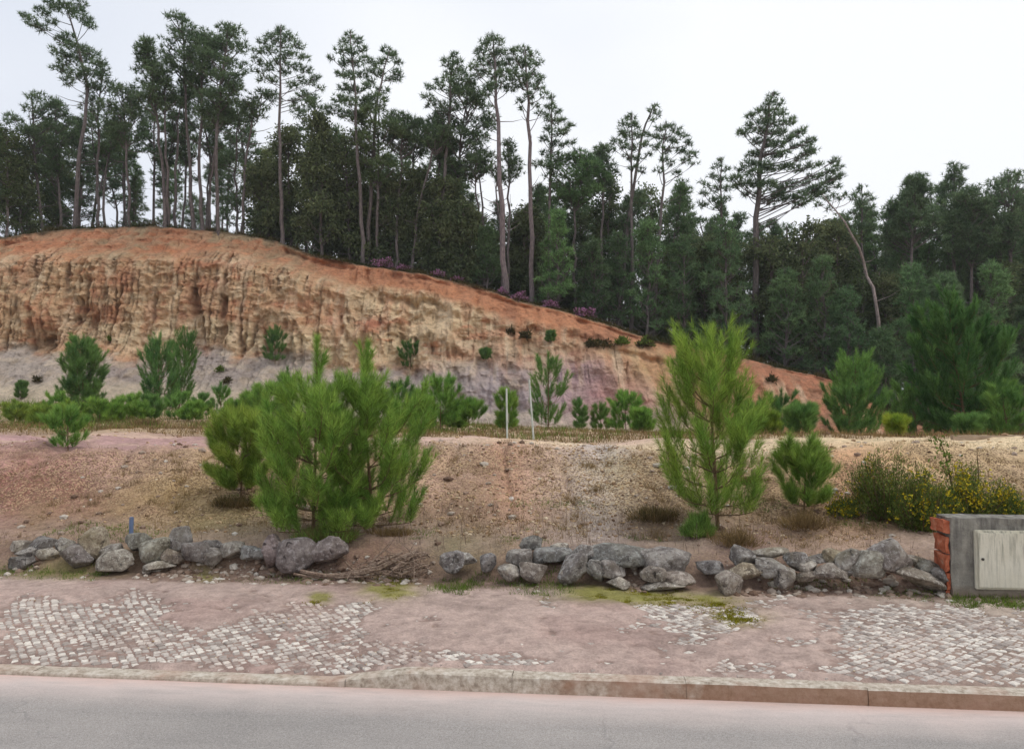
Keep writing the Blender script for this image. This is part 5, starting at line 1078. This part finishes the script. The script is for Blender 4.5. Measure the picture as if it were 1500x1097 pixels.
broom(1352, 806, 698, 90, 'dark broom bush close behind the brick end of the concrete wall', 62, .04, 110, Y=7.6)
broom(1420, 790, 690, 120, 'broom bush with the most yellow flowers, rising behind the concrete wall', 63, .09, 110, Y=7.8)
broom(1238, 778, 728, 40, 'small yellow-flowering broom at the left foot of the dark broom bush', 64, .12, 40, Y=8.0)
broom(1480, 790, 722, 60, 'broom bush at the extreme right behind the cabinet', 65, .1, 60, Y=7.7)
# tall dead stalk
for (pts, lb) in (([(1402, 745), (1392, 700), (1386, 672), (1378, 648)], 'thin leafy sapling stalk leaning left above the broom bushes'), ([(1434, 720), (1433, 690), (1431, 664)], 'bare straight twig above the broom behind the cabinet'), ([(1345, 745), (1343, 700), (1341, 674)], 'bare straight twig above the dark broom bush')):
    T = Acc(); P = bez([at(u, v, 7.9) for u, v in pts], 8); b0 = P[0].copy(); root = empty('sapling', tuple(b0)); tag(root, lb, 'sapling')
    T.add(*tube(P-b0, np.linspace(.009, .004, 8), 5)); T.obj('stem', M['ybark'], root)
    if 'leafy' in lb:
        A = Acc()
        for j in range(3, 8):
            m_ = 26; Q = P[j]-b0+R.normal(size=(m_, 3))*np.array([.06, .05, .03]); A.add(*lenses(Q, nrm(R.normal(size=Q.shape)+np.array([0, 0, .4])), .045, .02, R))
        A.obj('leaves', M['green'], root)
# low bushes on bank and cliff
LB = [(478, 806, 772, 110, 'low bright green needle growth at the foot of the twin-topped pines, left', [('leaves', 'young', .7, 0), ('twigs', 'dry', .3, 0)], 'grass_tuft', 'grass', dict(n=5200, L=.10, W=.005, lens=False, upb=.9, Y=7.6)),
 (575, 800, 785, 60, 'brown litter heap under the right flank of the twin-topped pines', [('twigs', 'dry', 1, 0)], 'dry_scrub', 'shrub', dict(n=1800, L=.06, W=.005, lens=False, Y=7.8)),
(1025, 786, 752, 48, 'bright green grassy cushion at the foot of the wispy young pine', [('leaves', 'young', 1, 0)], 'grass_tuft', 'grass', dict(n=5000, L=.10, W=.006, lens=False, upb=1.2)),
      (1100, 742, 700, 50, 'dry pale-flowered scrub between wispy pine and feathery seedling', [('leaves', 'dry', .6, 0), ('twigs', 'green', .4, 0)], 'dry_scrub', 'shrub', dict(n=2200, L=.05, W=.01, Y=8.9)),
      (960, 775, 732, 70, 'dark dead scrub on the bank left of the wispy young pine', [('twigs', 'dry', .7, 0), ('leaves', 'heath', .6, 0)], 'dry_scrub', 'shrub', dict(n=2600, L=.07, W=.006, lens=False, Y=8.1)),
      (345, 757, 722, 76, 'dark dry scrub around the foot of the rounded yellow-green pine', [('leaves', 'heath', .7, 0), ('twigs', 'dry', .5, 0)], 'dry_scrub', 'shrub', dict(n=2600, L=.07, W=.006, lens=False, Y=8.7)),
      (1180, 775, 745, 70, 'brown dead stalks around the feathery seedling', [('twigs', 'dry', 1, 0)], 'dry_scrub', 'shrub', dict(n=1800, L=.09, W=.006, lens=False)),
      (1080, 800, 770, 60, 'reddish brown dead litter heap right of the wispy pine stem', [('twigs', 'dry', 1, 0)], 'dry_scrub', 'shrub', dict(n=1500, L=.07, W=.006, lens=False)),
      (215, 640, 618, 40, 'brown withered bush in front of the squat dark green pine bush', [('twigs', 'dry', 1, 0)], 'dry_scrub', 'shrub', dict(n=900, L=.14, W=.02, lens=False, Y=19)),
      (748, 488, 478, 16, 'dark scrub spot on the cliff, left one of the upper pair', [('leaves', 'heath', 1, 0)], 'cliff_scrub', 'shrub', dict(n=300, L=.16, W=.06)),
      (770, 496, 484, 18, 'dark scrub spot on the cliff, right one of the upper pair', [('leaves', 'heath', 1, 0)], 'cliff_scrub', 'shrub', dict(n=300, L=.16, W=.06)),
      (868, 508, 494, 26, 'dark red-brown scrub high on the right slope', [('leaves', 'heath', 1, 0)], 'cliff_scrub', 'shrub', dict(n=400, L=.16, W=.06)),
      (912, 504, 492, 22, 'green scrub high on the right slope', [('leaves', 'green', 1, 0)], 'cliff_scrub', 'shrub', dict(n=400, L=.16, W=.06)),
      (945, 508, 494, 30, 'green-brown scrub near the ridge above the yellow clay', [('leaves', 'heath', .6, 0), ('tips', 'green', .5, .1)], 'cliff_scrub', 'shrub', dict(n=500, L=.16, W=.06)),
      (880, 508, 499, 50, 'flat dark ledge of turf on the right slope', [('leaves', 'heath', 1, 0)], 'cliff_scrub', 'shrub', dict(n=500, L=.16, W=.06)),
      (160, 500, 494, 12, 'tiny olive scrub on the left face of the cliff', [('leaves', 'green', 1, 0)], 'cliff_scrub', 'shrub', dict(n=120, L=.16, W=.05)),
      (55, 560, 550, 12, 'small dark weed on the grey slope at far left', [('leaves', 'heath', 1, 0)], 'cliff_scrub', 'shrub', dict(n=150, L=.16, W=.05)),
      (322, 545, 535, 12, 'small green weed on the grey slope below the flutes', [('leaves', 'green', 1, 0)], 'cliff_scrub', 'shrub', dict(n=150, L=.16, W=.05)),
      (333, 562, 552, 14, 'small dark green weed lower on the grey slope', [('leaves', 'heath', 1, 0)], 'cliff_scrub', 'shrub', dict(n=150, L=.16, W=.05)),
      (1130, 560, 548, 18, 'dark scrub on the red slope left of the fallen soil', [('leaves', 'heath', 1, 0)], 'cliff_scrub', 'shrub', dict(n=200, L=.16, W=.05))]
for i, (u, vb, vt, w, lb, ms, nm, ct, kw) in enumerate(LB):
    if nm == 'dry_scrub': w *= 1.35; vt = vb-(vb-vt)*.8; kw['n'] = int(kw['n']*.55); kw['upb'] = 1.0; kw['L'] *= 1.3
    bush_at(u, vb, vt, w, kw.pop('Y', None), lb, ms, nm, ct, seed=80+i, stems=5, **kw)

# ------------------------------------------------------------------ scattered stuff: gravel, weeds, dry grass, moss
def ico():
    bm = bmesh.new(); bmesh.ops.create_icosphere(bm, subdivisions=1, radius=1); V = np.array([v.co[:] for v in bm.verts]); F_ = np.array([[v.index for v in f.verts] for f in bm.faces]); bm.free(); return V, F_
IV, IF = ico()
def gravel(name, label, s, t, r, mat, seed, mult=None):
    R = np.random.default_rng(seed); X_, Y_ = st(s, t); zz = G(X_, Y_); N = len(s)
    V = IV[None]*(1+.25*R.normal(size=(N, 12, 1))*.6)*r[:, None, None]*np.stack([R.uniform(.7, 1.3, N), R.uniform(.7, 1.2, N), R.uniform(.4, .8, N)], 1)[:, None, :]
    a = R.random(N)*6.28; x_ = V[:, :, 0]*np.cos(a)[:, None]-V[:, :, 1]*np.sin(a)[:, None]; y_ = V[:, :, 0]*np.sin(a)[:, None]+V[:, :, 1]*np.cos(a)[:, None]
    W_ = np.stack([x_+X_[:, None], y_+Y_[:, None], V[:, :, 2]+zz[:, None]+r[:, None]*.12], -1)
    Fc = (np.arange(N)[:, None, None]*12+IF[None]).reshape(-1, 3)
    return tag(mesh_np(name, W_.reshape(-1, 3), Fc, mat), label, name.replace('_', ' '), kind='stuff')
m, n, o = newmat('pebbles'); geo = nd(n, 'ShaderNodeNewGeometry'); c = ramp(n, geo.outputs['Random Per Island'], (0, S(112, 88, 70)), (.35, S(160, 130, 100)), (.7, S(192, 164, 126)), (1, S(214, 198, 172)))
surf(n, o, mix(n, 1., c, ramp(n, noise(n, 40, 3, .6, objco(n)), (.3, .8), (.7, 1.15)), 'MULTIPLY'), .9); M['pebble'] = m
R = np.random.default_rng(31)
N = 20000; t_ = 3.0+R.random(N)**1.1*3.6; s_ = R.uniform(-1, 1, N)*(t_*1.05+3.6)
dn = fbm(s_*.7, t_*.9, 95, 3)+.5*np.exp(-((s_-.8)/2.2)**2)*1.2-.25*(s_ < -2.4); k_ = R.random(N) < np.clip(.10+dn*1.2, .02, 1)*(1-.7*sm(t_, 5.4, 6.2)*(s_ < 2.5))
s_, t_ = s_[k_], t_[k_]; gravel('gravel', 'loose tan pebbles strewn over the face of the bank', s_, t_, .006+.016*R.random(len(s_))**3+.002, M['pebble'], 32)
N = 3000; t_ = 2.0+R.random(N)**.9*.5; s_ = R.uniform(-5, 5, N); kk = fbm(s_*1.5, t_*0, 96, 2)+.35*np.exp(-((s_-1.2)/1.6)**2) > -.05; s_, t_ = s_[kk], t_[kk]
m, n, o = newmat('broken stones'); geo = nd(n, 'ShaderNodeNewGeometry'); surf(n, o, mix(n, 1., ramp(n, geo.outputs['Random Per Island'], (0, S(104, 82, 68)), (.4, S(146, 124, 108)), (.75, S(170, 156, 142)), (1, S(206, 198, 186))), ramp(n, noise(n, 30, 4, .7, objco(n)), (.3, .7), (.7, 1.2)), 'MULTIPLY'), .95); M['rubble'] = m
gravel('rubble', 'small broken stones and clods lying along the foot of the boulder wall', s_, t_, .008+.042*R.random(len(s_))**3, M['rubble'], 33)
N = 900; t_ = R.uniform(.2, 2.0, N); s_ = R.uniform(-4.5, 4.5, N); gravel('grit', 'tiny grit grains on the dirty pavement', s_, t_, .003+.007*R.random(N)**3, M['pebble'], 34)
N = 2600; t_ = R.uniform(6.2, 26, N); s_ = R.uniform(-1, 1, N)*(4+t_*.9); gravel('stones', 'pale stones dotted over the level ground', s_, t_, .012+.06*R.random(N)**4*(t_/12), M['pebble'], 35)

def grass(name, label, s, t, hgt, blades_n, W, mat, seed, spread=.03, bend=.45, cat=None):
    R = np.random.default_rng(seed); X_, Y_ = st(s, t); zz = G(X_, Y_); c_ = np.stack([X_, Y_, zz-.005], 1); A = Acc()
    for k in range(blades_n):
        P = c_+R.normal(size=c_.shape)*np.array([spread, spread, 0]); D = nrm(R.normal(size=P.shape)*bend+np.array([0, 0, 1.0])); A.add(*blades(P, D, hgt*R.uniform(.4, 1.2, len(P)), W, R))
    return tag(A.obj(name, mat), label, cat or name.replace('_', ' '), kind='stuff')
R = np.random.default_rng(41)
# dry grass belt at the back of the level ground
N = 9000; t_ = R.uniform(8.5, 24, N); s_ = R.uniform(-1, 1, N)*(5+t_*.85); k_ = fbm(s_*.35, t_*.6, 97, 3)+.35*(1-sm(np.abs(t_-12), 1, 5)) > -.02; s_, t_ = s_[k_], t_[k_]
grass('dry_grass', 'dry brown grass and stalks across the back of the level ground', s_, t_, .07+.12*R.random(len(s_)), 9, .012, M['dry'], 42, .12)
N = 5200; t_ = R.uniform(9, 23, N); s_ = R.uniform(-1, 1, N)*(5+t_*.85); k_ = fbm(s_*.4+9, t_*.6, 98, 3)+.35*(s_ < -2)*(t_ > 12) > .08; s_, t_ = s_[k_], t_[k_]
grass('green_grass', 'green weeds between the young pines of the level ground', s_, t_, .10+.2*R.random(len(s_))**2+.16*(s_ < -3)*(t_ > 14)*R.random(len(s_))**2, 9, .014, M['green'], 43, .14)
# weeds on the verge behind and before the boulders
N = 9000; t_ = np.where(R.random(N) < .45, R.uniform(2.0, 2.5, N), R.uniform(2.6, 4.0, N)); s_ = R.uniform(-5, 5, N); k_ = fbm(s_*.9, t_*2.0, 99, 3)-.0 > np.where(t_ > 3.2, .28, .1); s_, t_ = s_[k_], t_[k_]
grass('weeds', 'small green weeds along the boulder wall and verge', s_, t_, .025+.035*R.random(len(s_)), 7, .005, M['green'], 44, .02)
N = 9000; t_ = R.uniform(2.55, 6.2, N); s_ = R.uniform(-1, 1, N)*(t_*.9+3); k_ = fbm(s_*.8+4, t_*1.2, 100, 3) > .02; s_, t_ = s_[k_], t_[k_]
grass('withered_grass', 'withered stalks and dead leaves on the bank', s_, t_, .03+.07*R.random(len(s_))**2, 5, .004, M['dry'], 45, .03, .7)
N = 420; t_ = R.uniform(2.5, 3.8, N); s_ = R.uniform(-4, 4, N)*R.random(N)**.3; grass('stalks', 'thin upright dead stalks behind the boulder wall', s_, t_, .12+.14*R.random(N), 2, .005, M['twig'], 46, .02, .12)
for (s0, s1, n_) in ((-.9, -.55, 160), (3.3, 4.6, 420), (-.2, .3, 120)):
    N = n_; t_ = R.uniform(1.85, 2.15, N); s_ = R.uniform(s0, s1, N)
    grass('green_weeds', {-.9: 'green weeds under the brushwood pile', 3.3: 'green weeds at the foot of the concrete wall', -.2: 'green weeds at the start of the thick boulder stretch'}[s0], s_, t_, .03+.05*R.random(N), 10, .006, M['green'], 47, .03, .6)
# clumps of withered grass scattered on the bank, and washed-out stones
N = 260; cs_ = R.uniform(-5.5, 5.5, N); ct_ = R.uniform(2.9, 6.0, N); n2_ = 14
s_ = np.repeat(cs_, n2_)+R.normal(size=N*n2_)*.05; t_ = np.repeat(ct_, n2_)+R.normal(size=N*n2_)*.05
grass('withered_tufts', 'withered grass tufts dotted over the bank', s_, t_, np.repeat(.04+.10*R.random(N)**2, n2_), 4, .0045, M['dry'], 51, .015, .45)
N = 420; t_ = R.uniform(2.7, 6.2, N); s_ = R.uniform(-6, 6, N); gravel('loose_stones', 'larger loose stones scattered on the bank', s_, t_, .018+.04*R.random(N)**3, M['rubble'], 52)
# moss: short cushions where the yellow-green patches are
A = Acc()
for (u, v, du, dv, n_) in [(570, 866, 30, 11, 2600), (470, 877, 14, 5, 900), (900, 876, 66, 7, 3400), (975, 878, 55, 6, 2400), (1080, 905, 30, 10, 500), (1045, 884, 40, 7, 700)]:
    c = hit(u, v); hh = EYE-c[2]; X_ = c[0]+R.normal(size=n_)*du*.5*c[1]/F; Y_ = c[1]+R.normal(size=n_)*dv*.55*c[1]**2/(F*hh); k_ = (fbm(X_*9, Y_*9, 39, 3) > -.25); X_, Y_ = X_[k_], Y_[k_]
    P = np.stack([X_, Y_, G(X_, Y_)+.004], 1)
    for k in range(4): A.add(*blades(P+R.normal(size=P.shape)*.006*np.array([1, 1, .2]), nrm(R.normal(size=P.shape)*.9+np.array([0, 0, .6])), R.uniform(.008, .022, len(P)), .006, R))
tag(A.obj('moss', M['moss']), 'yellow-green moss cushions on the dirt at the foot of the boulders', 'moss', kind='stuff')

# pale volume added to lift the dark tones of the wood
m, n, o = newmat('pale lift volume'); pv_ = nd(n, 'ShaderNodeVolumePrincipled'); pv_.inputs['Color'].default_value = (.93, .95, 1, 1); pv_.inputs['Density'].default_value = .0006
n.links.new(pv_.outputs[0], o.inputs['Volume'])
bm = bmesh.new(); bmesh.ops.create_cube(bm, size=1.0)
for v in bm.verts: v.co = (v.co.x*520, v.co.y*520, 21.5+v.co.z*45.4)
lift_vol = bmobj('lift_volume', bm, m); tag(lift_vol, 'added pale volume lifting the dark tones of the wood', 'lift_volume', kind='stuff')
